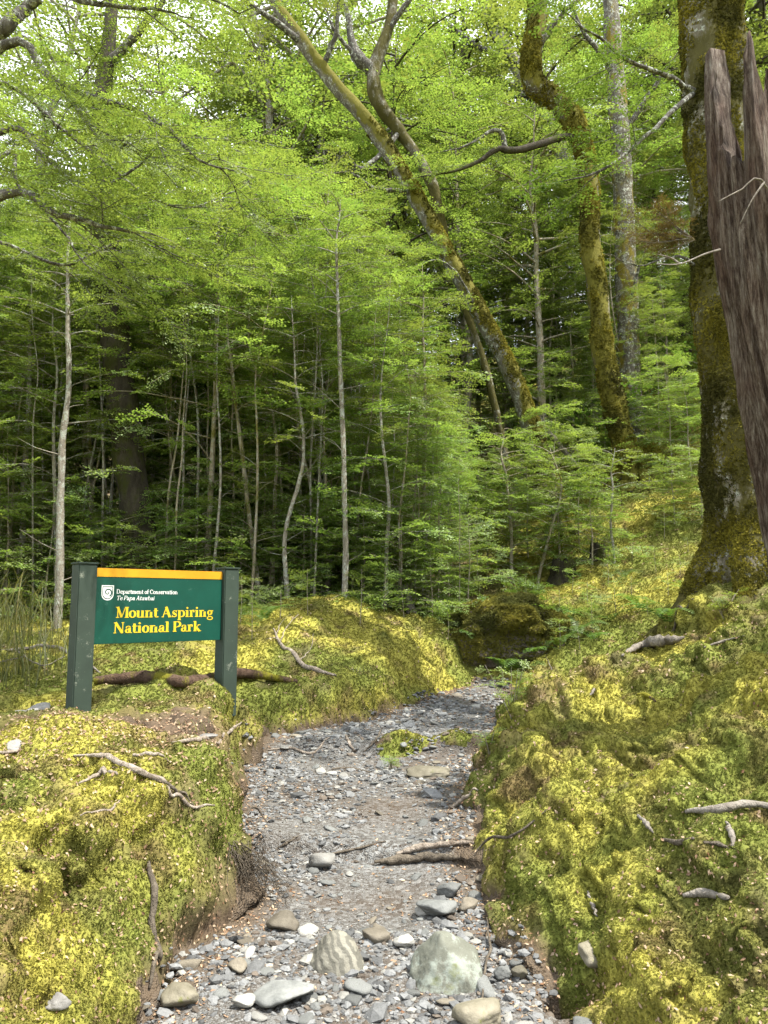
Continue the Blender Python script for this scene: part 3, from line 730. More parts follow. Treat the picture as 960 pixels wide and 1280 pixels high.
lying('wood_chip', [(796,878),(808,875),(820,878)], [.012,.02,.012], 'dead_brown', 'brown wood piece high on the crest of the right bank', 'wood chip', seed=28)
lying('wood_chip', [(738,870),(743,862)], [.012,.02], 'dead', 'tiny pale wood stub on the ridge of the right bank', 'wood chip', seed=38)
lying('driftwood', [(778,824),(798,816),(815,811),(838,806),(856,804)], [.02,.04,.06,.05,.02], 'dead', 'bleached grey branch stub lying along the crest of the right bank', 'branch', seed=29, rough=.5)
lying('dead_branch', [(342,786),(352,808),(372,829),(395,838),(420,845)], [.012,.022,.026,.028,.016], 'root', 'bent grey dead branch lying on moss right of the sign', 'branch', seed=30,
      twigs=(([(350,804,9.4),(358,785,9.6),(374,768,9.8)], .008), ([(352,808,9.3),(345,798,9.4),(332,800,9.5)], .007), ([(372,829,8.9),(388,812,9.2),(392,792,9.4)], .007), ([(345,795,9.6),(352,778,9.8),(364,768,9.9)], .006)))
lying('dead_branch', [(0,814),(40,811),(80,815),(105,826),(126,842)], [.018,.022,.022,.018,.012], 'dead', 'pale dead branch on the ground passing behind the left sign post', 'branch', seed=31,
      twigs=(([(20,812,8.2),(35,824,7.9),(55,833,7.7),(80,822,7.9)], .012), ([(0,828,7.6),(30,822,7.8)], .009)))
lying('log', [(118,858),(180,853),(240,852),(300,852),(372,849)], [.05,.055,.05,.055,.045], 'dead_brown', 'long rotten reddish brown log lying behind the sign posts', 'log', seed=32, rough=.22, lift=.1, seg=18)
lying('fallen_pole', [(684,538,15.2),(700,558,15.0),(722,583,14.8)], [.05,.055,.045], 'dead', 'bare broken pole leaning down among the saplings by the leaning trunk', 'branch', seed=33)
lying('stick', [(640,418,28),(648,390,28)], [.12,.09], 'dead_brown', 'reddish broken stub beside the pale hillside rock', 'branch', seed=34)
lying('dead_branch', [(868,765),(840,790),(815,812)], [.01,.014,.01], 'root_dark', 'thin dark branch from the big mossy trunk down to the bank crest', 'branch', seed=35)
lying('stick', [(880,812),(905,806),(930,800)], [.008,.012,.006], 'dead', 'grey stick on the moss at the foot of the big trunk', 'stick', seed=36)
lying('stick', [(690,838),(682,820)], [.010,.006], 'dead', 'pale stick standing up in the ferny hollow beyond the bank', 'stick', seed=37)

# stumps
def stump(px, py, d, h, r, mt, label, lean=(0, 0), seed=0, jag=.3):
    g = rs(seed); b = P(px, py, d); b[2] = Hs(b[0], b[1])
    seg, n = 18, 12; a = np.linspace(0, 2 * np.pi, seg, endpoint=False)
    V = []
    top = h * (1 - jag * g.random(seg))
    for i in range(n):
        t = i / (n - 1)
        rr = r * (1.35 - .45 * min(1, t * 2.2)) * (1 + .18 * fbm(np.cos(a) * 1.5, np.sin(a) * 1.5, t * 2, seed, 3))
        V.append(np.stack([np.cos(a) * rr + lean[0] * t * h, np.sin(a) * rr + lean[1] * t * h, top * t - .1 * (1 - t)], 1))
    V.append(V[-1] * [.55, .55, .75] + [lean[0] * h * .4, lean[1] * h * .4, 0]); n += 1
    V = np.vstack(V)
    i = np.arange(n - 1)[:, None] * seg; j = np.arange(seg)[None]; k = (j + 1) % seg
    F = np.stack([i + j, i + k, i + seg + k, i + seg + j], -1).reshape(-1, 4)
    FF = [tuple(f) for f in F.tolist()] + [tuple(range((n - 1) * seg, n * seg))]
    o = mk('tree_stump', V, FF, M[mt], smooth=True); o.location = b
    return tag(o, label, 'stump')
stump(520, 757, 11.6, .55, .07, 'dead', 'thin pale broken stump leaning left beyond the mossy verge', (-.35, 0), 3, .5)
stump(704, 722, 13.6, .42, .24, 'bark_dark', 'short dark moss capped stump on the slope left of the curved trunk', (0, 0), 4, .3)
stump(745, 690, 13.9, .35, .14, 'bark_dark', 'dark slender stump right of the moss capped stump', (.1, 0), 5, .3)

# ------------------------------------------------------------------ sign
def build_sign():
    Lp, Rp = P(115, 806, 6.2), P(275, 801, 6.98)
    t = Rp - Lp; t[2] = 0; W = float(np.linalg.norm(t)); t /= W
    ang = math.atan2(t[1], t[0])
    z0, z1 = 1.228, 1.835
    base = (Lp[0], Lp[1], 0)
    root = empty('national_park_sign', (base[0], base[1], float(Hs(base[0], base[1]))), ang, 'green park sign with yellow top stripe between two thick posts on the left bank', 'sign')
    zo = root.location.z
    for k, (xc, zb) in enumerate(((-.078, .55), (W + .078, .55))):
        ht = 1.862
        b = box(xc, .02, (zb + ht) / 2 - zo, .15, .15, ht - zb, .008)
        po = mk('post', *b, M['post'], root)
        c = box(xc, .02, ht + .008 - zo, .165, .165, .016, .004)
        mk('post_cap', *c, M['post'], po)
    H = z1 - z0
    pn = mk('panel', *box(W / 2, 0, (z0 + z1) / 2 - zo, W - .004, .03, H, .003), M['sign_green'], root)
    sh = H * .118
    mk('top_stripe', *box(W / 2, -.001, z1 - sh / 2 - zo + .001, W - .003, .034, sh, .003), M['sign_yellow'], pn)
    # --- stroke font: x, y in cap heights
    def stroke(pts, w):
        pts = np.array(pts, float); w = np.broadcast_to(np.asarray(w, float), (len(pts),))
        tt = np.gradient(pts, axis=0); tt /= np.linalg.norm(tt, axis=1)[:, None] + 1e-9
        nn = np.stack([-tt[:, 1], tt[:, 0]], 1) * w[:, None] / 2
        return pts + nn, pts - nn
    def arc(cx, cy, rx, ry, a0, a1, T, t, n=14):
        a = np.radians(np.linspace(a0, a1, n)); w = t + (T - t) * np.abs(np.cos(a)) ** 1.3
        return ([(cx + rx * math.cos(q), cy + ry * math.sin(q)) for q in a], w)
    def glyph(ch, T, t):
        X = .66; s = t
        v = lambda x, y0, y1: ([(x, y0), (x, y1)], T)
        sf = lambda x, y, w=.16: ([(x - T / 2 - w / 2, y), (x + T / 2 + w / 2, y)], s)
        ln = lambda x0, y0, x1, y1, w: ([(x0, y0), (x1, y1)], w)
        h = s / 2
        o = T / 2 + .04
        if ch == 'M': return [([(o+.03,0),(o+.03,1)],t*1.1), sf(o+.03,h,.1-T+t+.12), sf(o,1-h,.1), ln(o+.02,1,.52,.04,T*.95), ln(.52,.04,.84,1,t*1.1), v(.86+T/2,0,1), sf(.86+T/2,h), sf(.86+T/2,1-h,.1)], 1.0+T*.6
        if ch == 'N': return [([(o,0),(o,1)],t*1.1), sf(o-.02,h,.02), sf(o,1-h,.06), ln(o,1,.76,.02,T*1.05), ([(.78,0),(.78,1)],t*1.1), sf(.78,1-h,.02)], .96
        if ch == 'A': return [ln(.12,0,.42,1,t*1.2), ln(.40,1,.76,0,T*1.1), ln(.22,.33,.60,.33,t), sf(.1,h,-.02), sf(.78,h,.08)], .94
        if ch == 'D': return [v(o+.03,0,1), ([(.05,h),(.45,h)],s), ([(.05,1-h),(.45,1-h)],s), arc(.42,.5,.4-T*.2,.5-h,-90,90,T,t)], .95
        if ch == 'C': return [arc(.5,.5,.42-T*.3,.5-h,45,315,T,t), ln(.8,.68,.8,.95,t)], .9
        if ch == 'T': return [v(.42,0,1), sf(.42,h), ([(.04,1-h),(.8,1-h)],s*1.2), ln(.07,.74,.07,1,t), ln(.77,.74,.77,1,t)], .84
        if ch == 'P': return [v(o+.04,0,1), sf(o+.04,h,.14), ([(.05,1-h),(.42,1-h)],s), ([(.2,.45),(.42,.45)],s), arc(.42,.725,.32-T*.2,.275-h,-90,90,T,t)], .76
        if ch == 'o': return [arc(.34,X/2,.30-T*.32,X/2-h+.01,0,360,T,t,24)], .68
        if ch == 'e': return [arc(.34,X/2,.29-T*.3,X/2-h+.01,20,330,T,t,20), ln(.12,X/2+.04,.56,X/2+.04,t)], .64
        if ch == 'c': return [arc(.34,X/2,.29-T*.3,X/2-h+.01,45,315,T,t,20)], .6
        if ch == 'u': return [v(o+.02,.14,X), ([(.0,X-h),(o,X-h)],s), arc(.34,.17,.22,.17-h,180,300,T*.8,t), v(.66-T/2,0,X), ([(.42,X-h),(.6,X-h)],s), ([(.56,h),(.74,h)],s)], .76
        if ch == 'n': return [v(o+.03,0,X), ([(.0,X-h),(o,X-h)],s), sf(o+.03,h,.12), arc(.40,X-.18,.20,.18-h,60,150,T*.8,t), v(.68-T/2,0,X-.14), sf(.68-T/2,h,.12)], .80
        if ch == 'm': return [v(o+.03,0,X), ([(.0,X-h),(o,X-h)],s), sf(o+.03,h,.1), arc(.38,X-.18,.18,.18-h,40,150,T*.8,t), v(.60-T/2,0,X-.12), sf(.60-T/2,h,.08), arc(.74,X-.18,.18,.18-h,40,150,T*.8,t), v(.98-T/2,0,X-.12), sf(.98-T/2,h,.08)], 1.08
        if ch == 'h': return [v(o+.03,0,1), ([(.0,1-h),(o,1-h)],s), sf(o+.03,h,.1), arc(.40,X-.18,.20,.18-h,50,150,T*.8,t), v(.66-T/2,0,X-.14), sf(.66-T/2,h,.1)], .76
        if ch == 't': return [v(.08+T/2,.12,.86), ([(.0,X-h),(.42,X-h)],s), arc(.08+T/2+.12,.13,.12+T*.2,.13-h,200,330,T*.6,t)], .46
        if ch == 's': return [arc(.28,X*.72,.17,X*.27-h,30,230,t*1.2,t), ln(.14,X*.62,.42,X*.36,T*.95), arc(.26,X*.28,.2,X*.28-h,-150,60,t*1.2,t), ln(.45,X*.68,.45,X,t*.9), ln(.06,0,.06,X*.32,t*.9)], .56
        if ch == 'p': return [v(o+.03,-.3,X), ([(.0,X-h),(o,X-h)],s), sf(o+.03,-.3+h,.12), arc(.40,X/2,.28-T*.2,X/2-h,-110,110,T,t,16)], .76
        if ch == 'i': return [v(o+.03,0,X), ([(.0,X-h),(o,X-h)],s), sf(o+.03,h,.12), ([(o+.03-T*.52,.88),(o+.03,.88),(o+.03+T*.52,.88)],[.04,T*1.05,.04])], .34+T*.25
        if ch == 'l': return [v(o+.03,0,1), ([(.0,1-h),(o,1-h)],s), sf(o+.03,h,.12)], .34+T*.25
        if ch == 'r': return [v(o+.03,0,X), ([(.0,X-h),(o,X-h)],s), sf(o+.03,h,.14), arc(.38,X-.16,.16,.15,60,150,t*2,t), ([(.38,X-.12),(.50,X-.12)],T*.8)], .56
        if ch == 'a': return [arc(.3,X-.16,.2,.16-h,20,160,t*1.2,t), v(.50-T/2+.02,.08,X-.16), arc(.26,.19,.20-T*.2,.19-h,0,360,T*.9,t,18), ([(.46,h),(.64,h)],s), ([(.08,X-.17),(.2,X-.17)],T*.6)], .64
        if ch == 'g': return [arc(.3,X*.62,.24-T*.3,X*.36-h,0,360,T*.9,t,20), arc(.32,-.14,.27,.15,0,360,t*1.4,t*1.2,20), ln(.18,X*.3,.2,.0,t*1.1), ([(.18,.02),(.46,.0)],t*1.5), ([(.44,X-h*2),(.64,X-h*2)],s*1.3)], .66
        if ch == 'k': return [v(o+.03,0,1), ([(.0,1-h),(o,1-h)],s), sf(o+.03,h,.1), ln(.2,.28,.56,X-.02,t), ln(.3,.36,.62,.0,T*.95), ([(.44,X-h),(.70,X-h)],s), ([(.52,h),(.78,h)],s)], .76
        if ch == 'f': return [v(.10+T/2,0,.84), sf(.1+T/2,h,.12), ([(.0,X-h),(.42,X-h)],s), arc(.10+T/2+.14,.84,.14,.15,30,180,T*.6,t)], .42
        if ch == 'v': return [ln(.1,X,.34,0,T), ln(.34,0,.56,X,t), ([(-.02,X-h),(.26,X-h)],s), ([(.42,X-h),(.66,X-h)],s)], .64
        if ch == 'w': return [ln(.1,X,.3,0,T), ln(.3,0,.46,X,t), ln(.44,X,.64,0,T), ln(.64,0,.84,X,t), ([(-.02,X-h),(.24,X-h)],s), ([(.72,X-h),(.94,X-h)],s)], .92
        return [], .30
    def text(s, x0, x1, zb, cap, T, t, m, slant=0.0):
        V, F, adv, k = [], [], 0, 0
        for ch in s:
            st, w = glyph(ch, T, t)
            for pts, wd in st:
                a, b = stroke(pts, wd); n = len(a); off = -.0163 - .00012 * (k % 9); k += 1; s0 = len(V)
                for q in range(n):
                    V.append([a[q][0] + adv, off, a[q][1]]); V.append([b[q][0] + adv, off, b[q][1]])
                for q in range(n - 1): F.append([s0 + 2 * q, s0 + 2 * q + 1, s0 + 2 * q + 3, s0 + 2 * q + 2])
            adv += w
        V = np.array(V); V[:, 0] += slant * V[:, 2]
        sx = (x1 - x0) / adv
        V = V * [sx, 1, cap] + [x0, 0, zb - zo]
        return mk('lettering', V, np.array(F), M[m], pn)
    dl, dr = 6.2, 6.98
    def U(px): q = (px - 115) / 160.0; return W * q * dl / (dr - q * (dr - dl))
    def Zp(px, py):
        q = (px - 115) / 160.0; top = 710 + 6 * q; bot = 806 - 5 * q
        return z1 - (py - top) / (bot - top) * H
    text('Mount Aspiring', U(142), U(264.5), Zp(200, 772.5), .088, .215, .07, 'sign_text')
    text('National Park', U(140), U(249.5), Zp(200, 791), .088, .215, .07, 'sign_text')
    text('Department of Conservation', U(142), U(219), Zp(180, 743.2), .036, .17, .085, 'sign_white')
    text('Te Papa Atawhai', U(142), U(190), Zp(166, 751), .036, .15, .08, 'sign_white', .22)
    # shield emblem with a curling frond
    cx, cz, w, h = (U(123) + U(138.5)) / 2, (Zp(130, 732) + Zp(130, 751)) / 2, U(138.5) - U(123), Zp(130, 732) - Zp(130, 751)
    def outline(k, n=12):
        pts = [(-.5, .5), (.5, .5)]; 
        for i in range(n + 1):
            a = i / n; pts.append((.5 * math.cos(a * math.pi), -.02 - .48 * math.sin(a * math.pi) ** .8))
        return [(cx + p[0] * w * k, cz + p[1] * h * k) for p in pts]
    def flat(pts, off): return np.array([[p[0], off, p[1] - zo] for p in pts])
    o1, o2, o3 = outline(1), outline(.86), outline(.74)
    V = np.vstack([flat(o1, -.0164), flat(o2, -.0164)]); n = len(o1)
    F = [[i, (i + 1) % n, n + (i + 1) % n, n + i] for i in range(n)]
    inner = len(V); V = np.vstack([V, flat(o3, -.0164)]); FF = [tuple(f) for f in F]
    FF.append(tuple(range(inner, inner + n)))
    em = mk('emblem', V, FF, M['sign_white'], pn)
    # green curl on the white field
    th = np.linspace(.2, 4.4 * math.pi / 1.6, 26); rr = np.linspace(.05, .34, 26) * w
    sp = np.stack([cx + .02 * w + rr * np.cos(-th + 1.2), cz + .03 * h + rr * np.sin(-th + 1.2) * 1.0], 1)
    a, b = stroke(sp, np.linspace(.05, .12, 26) * w); V = []
    for q in range(26): V += [[a[q][0], -.0168, a[q][1] - zo], [b[q][0], -.0168, b[q][1] - zo]]
    mk('frond_mark', np.array(V), np.array([[2 * q, 2 * q + 1, 2 * q + 3, 2 * q + 2] for q in range(25)]), M['sign_green'], pn)
build_sign()

# ------------------------------------------------------------------ foliage
def spray_tmpl(seed, leaf=.08, n=10):
    g = rs(seed); V, tw = [], []
    def leaves(p0, p1, L):
        m = max(2, int(L / (leaf * .62)))
        d = p1 - p0; d = d / (np.linalg.norm(d) + 1e-9); s = np.array([-d[1], d[0], 0])
        for i in range(m):
            c = p0 + (p1 - p0) * ((i + .5) / m); sd = 1 if i % 2 else -1
            dr = d * g.uniform(.4, .8) + s * sd * g.uniform(.6, 1) + np.array([0, 0, g.normal(0, .22)]); dr /= np.linalg.norm(dr)
            up = np.array([g.normal(0, .32), g.normal(0, .32), 1]); wv = np.cross(up, dr); wv /= np.linalg.norm(wv) + 1e-9
            ls = leaf * g.uniform(.7, 1.2)
            V.extend([c, c + dr * ls * .5 + wv * ls * .36, c + dr * ls, c + dr * ls * .5 - wv * ls * .36])
    ax = np.array([[t, .05 * math.sin(t * 3 + seed), -.10 * t * t + .02 * math.sin(5 * t)] for t in np.linspace(0, 1, n)])
    for i in range(1, n):
        t = i / (n - 1); sd = 1 if i % 2 else -1
        L = (.48 * (1 - t) + .12) * g.uniform(.7, 1.2); an = g.uniform(.7, 1.05)
        e = ax[i] + np.array([math.cos(an) * L, sd * math.sin(an) * L, g.normal(-.02, .04)])
        leaves(ax[i], e, L); tw.append((ax[i], e))
        if L > .3:
            md = (ax[i] + e) / 2; e2 = md + np.array([math.cos(an * .2) * L * .45, sd * math.sin(an * .2) * L * .4, g.normal(0, .03)]); leaves(md, e2, L * .45)
    leaves(ax[0], ax[-1], 1.0)
    V = np.array(V); F = np.arange(len(V)).reshape(-1, 4)
    return V, F, ax
SPR = [spray_tmpl(s) for s in range(6)]
SPRB = [spray_tmpl(40 + s, leaf=.095, n=8) for s in range(5)]
SPRC = [spray_tmpl(60 + s, leaf=.05, n=12) for s in range(5)]
def sprays(pos, dirs, L, rng, T=SPR, tiltj=.22, chunk=1):
    """leaf mesh for sprays starting at pos, growing along dirs"""
    d = dirs / (np.linalg.norm(dirs, axis=1)[:, None] + 1e-9)
    up = np.tile([0, 0, 1.], (len(d), 1)) + rng.normal(0, tiltj, d.shape)
    s = np.cross(up, d); s /= np.linalg.norm(s, axis=1)[:, None] + 1e-9
    n = np.cross(d, s); Rm = np.stack([d, s, n], 2)
    V, F, idx = scatter([(t[0], t[1]) for t in T], pos, Rm, L, rng)
    base = rng.normal(.45, .17, len(pos))
    tint = np.clip(base[idx] + rng.normal(0, .17, len(idx)), 0, .95)
    return V, F, tint
def sub_branches(lines, rng, step, ln, t0=.15, up=.1):
    """side branches off polylines -> list of polylines"""
    out = []
    for p in lines:
        seg = np.linalg.norm(np.diff(p, axis=0), axis=1); L = seg.sum(); n = max(1, int(L * (1 - t0) / step))
        cum = np.concatenate([[0], np.cumsum(seg)]) / L
        for i in range(n):
            t = t0 + (1 - t0) * (i + rng.random()) / n
            c = np.array([np.interp(t, cum, p[:, k]) for k in range(3)]); j = min(len(p) - 2, int(np.searchsorted(cum, t)) - 1 if t > 0 else 0); j = max(0, j)
            d = p[j + 1] - p[j]; d = d / (np.linalg.norm(d) + 1e-9)
            sd = 1 if i % 2 else -1; a = sd * rng.uniform(.6, 1.15)
            h = np.array([d[0] * math.cos(a) - d[1] * math.sin(a), d[0] * math.sin(a) + d[1] * math.cos(a), d[2] * .4 + rng.normal(up, .14)]); h /= np.linalg.norm(h)
            l = ln * (1.1 - .55 * t) * rng.uniform(.6, 1.25)
            q = [c]; 
            for k in range(4): h = h + rng.normal(0, .12, 3) - np.array([0, 0, .05]); h /= np.linalg.norm(h); q.append(q[-1] + h * l / 4)
            out.append(np.array(q))
    return out
def foliage_on(lines, rng, step, L, T=SPR, t0=.1, tiltj=.22, ends=True):
    pos, dr = [], []
    for p in lines:
        seg = np.linalg.norm(np.diff(p, axis=0), axis=1); Lt = seg.sum(); n = max(1, int(Lt * (1 - t0) / step)); cum = np.concatenate([[0], np.cumsum(seg)]) / Lt
        for i in range(n):
            t = t0 + (1 - t0) * (i + rng.random() * .8) / n
            c = np.array([np.interp(t, cum, p[:, k]) for k in range(3)]); j = max(0, min(len(p) - 2, int(np.searchsorted(cum, t)) - 1))
            d = p[j + 1] - p[j]; a = (1 if i % 2 else -1) * rng.uniform(.35, 1.0)
            pos.append(c); dr.append([d[0] * math.cos(a) - d[1] * math.sin(a), d[0] * math.sin(a) + d[1] * math.cos(a), d[2] * .3 + np.linalg.norm(d) * rng.normal(-.02, .12)])
        if ends: pos.append(p[-2]); dr.append(p[-1] - p[-2])
    pos, dr = np.array(pos), np.array(dr)
    sc = L * rng.uniform(.65, 1.3, len(pos))
    V, F, tint = sprays(pos, dr, sc, rng, T, tiltj)
    tw = [tube([p, p + d / (np.linalg.norm(d) + 1e-9) * s * .9], [.006 * s + .001, .002], 3, 2, cap=False) for p, d, s in zip(pos, dr, sc)]
    return V, F, tint, tw
def gen_tree(seed, h, r0, nb, cb, spread, L, step, T=SPR, lean=(0, 0), prof='cone', wander=.02, sub=True, lv=None, tiltj=.22):
    g = rs(seed)
    n = 10; t = np.linspace(0, 1, n)
    tr = np.stack([lean[0] * t * h + wander * h * fbm(t * 3, seed * 1.3, 0, seed, 2) * t, lean[1] * t * h + wander * h * fbm(t * 3, seed * 2.1, 5, seed + 1, 2) * t, t * h - .25 * (1 - t)], 1)
    parts = [tube(tr, [r0 * 1.25, r0, r0 * .85, r0 * .6, r0 * .35, r0 * .08], 9 if r0 > .06 else 6, 26, .12, seed, 8)]
    lines = []; a = g.random() * 6
    for k in range(nb):
        f = cb + (1 - cb) * ((k + g.random() * .8) / nb) ** .9; f = min(f, .985)
        a += 2.4 + g.normal(0, .3)
        q = (f - cb) / (1 - cb)
        pr = {'cone': (1 - q) ** .8 * .9 + .12, 'round': math.sqrt(max(.05, 1 - (2 * q - .8) ** 2 / 1.5)), 'even': .75 + .3 * math.sin(q * 3.1)}[prof]
        l = spread * pr * g.uniform(.65, 1.2)
        c = np.array([np.interp(f, t, tr[:, i]) for i in range(3)])
        hd = np.array([math.cos(a), math.sin(a), g.uniform(.25, .7)]); P_ = [c]
        for s in range(5): hd = hd + np.array([g.normal(0, .1), g.normal(0, .1), -.10]); P_.append(P_[-1] + hd / np.linalg.norm(hd) * l / 5)
        P_ = np.array(P_); lines.append(P_)
        br = max(.004, r0 * .32 * (l / spread))
        parts.append(tube(P_, [br, br * .3], 5 if br > .02 else 4, 8, cap=False))
    al = list(lines)
    if sub:
        sb = sub_branches([p for p in lines], g, step * 2.2, spread * .38)
        al += sb
        for p in sb: parts.append(tube(p, [r0 * .06 + .003, .002], 3, 5, cap=False))
    V, F, tint, tw = foliage_on(al, g, step, L, T, tiltj=tiltj)
    if r0 < .5: parts += tw
    return parts, (V, F, tint)
def plant_tree(name, parts, crown, barkm, leafm, loc, label, cat='tree', group=None, rz=0):
    e = empty(name, loc, rz, label, cat, group)
    mktube('trunk', parts, M[barkm], e)
    V, F, tint = crown
    mk('crown', V, F, M[leafm], e, tint=tint)
    return e
def gz(x, y): return float(Hs(x, y))

# library of slender beech saplings
SAP = []; HS = [7.5, 6.2, 8.6, 5.4, 7.0, 9.2, 4.6]
for s in range(7):
    h = [7.5, 6.2, 8.6, 5.4, 7.0, 9.2, 4.6][s]
    parts, cr = gen_tree(200 + s, h, .03 + .003 * h / 2, int(24 + h * 2), [.26, .20, .36, .16, .30, .38, .12][s], 1.15 + .07 * h, .52, .38, SPR, (g0 := rs(s).normal(0, .03), rs(s + 50).normal(0, .02)), 'cone' if s % 2 else 'even', .03)
    SAP.append((parts, cr))
LOW = []
for s in range(4):
    h = [2.2, 3.0, 1.5, 3.8][s]
    LOW.append(gen_tree(260 + s, h, .018, int(16 + h * 6), .06, .75 + .12 * h, .42, .30, SPR, (0, 0), 'cone', .03))
MID = []
for s in range(5):
    h = [13, 11, 15, 12.5, 14][s]
    MID.append(gen_tree(300 + s, h, .11, 46, [.30, .22, .36, .2, .28][s], 2.5, .85, .62, SPR, (rs(s).normal(0, .04), 0), 'even', .03))
TALL = []
for s in range(4):
    h = [22, 19, 24, 20][s]
    TALL.append(gen_tree(340 + s, h, .26, 46, [.34, .3, .4, .28][s], 4.6, 1.5, 1.25, SPRB, (rs(s).normal(0, .05), 0), 'round', .04))
def far_grp(lib, spots, name, barks, leafs, lab, group, g, ex=None):
    protos = {}
    for i, (x, y, vi, s) in enumerate(spots):
        key = (vi, barks[vi % len(barks)], leafs[vi % len(leafs)])
        l = lab(x, y, i) if callable(lab) else lab
        gr = group(x, y, i) if callable(group) else group
        if key not in protos:
            e = plant_tree(name, lib[vi][0], lib[vi][1], key[1], key[2], (x, y, gz(x, y)), l, 'sapling' if name == 'sapling' else 'tree', gr, g.random() * 6.28)
            e.scale = (s, s, s); protos[key] = e
        else:
            dup(protos[key], (x, y, gz(x, y)), g.random() * 6.28, s, l, gr, (g.normal(0, .03), g.normal(0, .03)))

# ---- thicket of slender saplings
g = rs(77)
def X(px, d): return (px - 480) / FPX * d
def blocked(x, y):
    # keep the foot of the trail, the sign and the mossy clearing open
    l, r = sdist(x, y)
    if y < 11.3: return True
    if y < 13.6 and 1.2 < x < 5.5: return True
    return False
spots = []
tries = 0
while len(spots) < 62 and tries < 4000:
    tries += 1
    d = 11.6 + 9.5 * g.random() ** 1.2; px = g.uniform(-160, 720); x = X(px, d)
    if blocked(x, d) or (115 < px < 205 and d < 12.9) or any((x - a) ** 2 + (d - b) ** 2 < .55 ** 2 for a, b, _, _ in spots): continue
    vi = int(g.integers(7)); s = g.uniform(.8, 1.15)
    cap = np.interp(px, [-200, 250, 400, 470, 520, 560, 600, 655, 720], [40, 120, 200, 300, 520, 560, 590, 610, 620])
    top = ZC + d * math.tan(math.atan((640 - cap) / FPX) + PITCH) - gz(x, d); s = min(s, top / HS[vi])
    if s < .38: continue
    spots.append((x, d, vi, s))
def slab(x, y, i):
    px = 480 + x / y * FPX
    z = 'behind the sign' if px < 300 else ('in the bright middle thicket' if px < 520 else 'at the foot of the leaning trunk')
    dd = 'front row' if y < 14 else 'deeper row'
    return 'slender leafy beech sapling in the %s %s' % (dd, z)
far_grp(SAP, spots, 'sapling', ['bark_thin', 'bark_pale', 'bark_thin'], ['leaf'], slab, lambda x, y, i: 'beech ' + slab(x, y, i)[20:] , g)
# right hand slope: layered saplings
spots = []
tries = 0
while len(spots) < 34 and tries < 3000:
    tries += 1
    d = 15.5 + 13 * g.random(); px = g.uniform(560, 1150); x = X(px, d)
    if any((x - a) ** 2 + (d - b) ** 2 < .8 ** 2 for a, b, _, _ in spots): continue
    if 690 < px < 900 and d < 18.5: continue
    if 540 < px < 700 and d < 18.6: continue
    spots.append((x, d, int(g.integers(7)), g.uniform(.7, 1.1)))
far_grp(SAP, spots, 'sapling', ['bark_thin'], ['leaf'], 'leafy sapling growing on the slope behind the curved mossy trunk', 'saplings on the right slope', g)
# low layered saplings
spots = [(X(px, d), d, v, s) for px, d, v, s in [(520,12.3,1,1.0),(560,12.8,2,.9),(640,14.0,0,.9),(585,12.0,0,.8),(500,11.7,2,1.0),(700,14.6,1,1.0),(725,15,1,.8),
   (740,13.6,2,1.0),(455,12.2,2,1.1),(540,11.6,2,.7),(660,15.5,0,1.0),(610,15.2,1,.8),(845,16.5,1,.9),(870,16,0,1.0),(830,18,3,1),(760,19,3,1),(690,18,3,1.1),(880,14.5,2,.9),
   (400,12.6,0,.9),(345,12.4,2,1.0),(280,12.8,0,.8),(235,12.6,1,.8),(95,12.2,0,.8),(60,11.6,0,1.0),(10,11.8,1,1.0),(240,13.6,1,.9),(320,13.8,1,.9),(780,17.5,0,1.1),(845,14.5,2,.8),(30,13,3,.9),(170,13.4,3,.8),(260,13.1,3,.9),(350,13.5,3,1.0),(410,13.2,3,.9),(455,13.8,3,1.0),(300,12.2,1,.9),(225,14.5,3,1.1),(90,14,3,1.1),(380,14.6,3,1.1),(-20,12.6,3,1),(500,14.5,3,.8),(320,15,3,1.2),(440,15.4,3,1.2),(140,15.5,3,1.2)]]
far_grp(LOW, spots, 'sapling', ['bark_thin'], ['leaf'], lambda x, y, i: 'low %s sapling with flat leaf sprays %s' % ('young', 'in the hollow right of the path end' if 480 + x / y * FPX > 480 else 'between the stems behind the sign'),
        lambda x, y, i: 'low saplings ' + ('right of the path end' if 480 + x / y * FPX > 480 else 'behind the sign'), g)

spots = [(X(px, d), d, v, s) for px, d, v, s in [(-40,11.7,0,.9),(-5,12.3,1,.8),(48,12.4,1,.75),(108,12.0,0,.85),(142,11.9,2,1.0),(196,11.7,2,.9),(222,12.3,0,.95),(246,11.9,2,1.1),(268,12.6,0,1.0),(292,12.1,2,1.1),(318,12.9,1,.8),
  (352,12.5,0,.8),(378,12.2,2,1.1),(404,12.9,0,.9),(446,12.6,0,.9),(470,12.9,2,1.1),(185,12.9,1,.8),(495,12.4,0,.7)]]
far_grp(LOW, spots, 'sapling', ['bark_thin'], ['leaf'], lambda x, y, i: 'short leafy sapling along the front edge of the thicket ' + ('behind the sign' if x / y * FPX < -180 else 'right of the sign'), lambda x, y, i: 'front edge saplings ' + ('behind the sign' if x / y * FPX < -180 else 'right of the sign'), g)
spots = []; tries = 0
while len(spots) < 46 and tries < 4000:
    tries += 1
    d = 13.2 + 8 * g.random(); px = g.uniform(-120, 560); x = X(px, d)
    if any((x - a) ** 2 + (d - b) ** 2 < .75 ** 2 for a, b, _, _ in spots): continue
    spots.append((x, d, int(g.choice([1, 3, 3])), g.uniform(.85, 1.25) * (.75 if px > 470 else 1)))
far_grp(LOW, spots, 'sapling', ['bark_thin'], ['leaf'], lambda x, y, i: 'bushy young sapling filling the gaps low in the ' + ('thicket behind the sign' if x / y * FPX < -180 else 'middle of the thicket'), lambda x, y, i: 'bushy young saplings ' + ('behind the sign' if x / y * FPX < -180 else 'in the middle'), g)
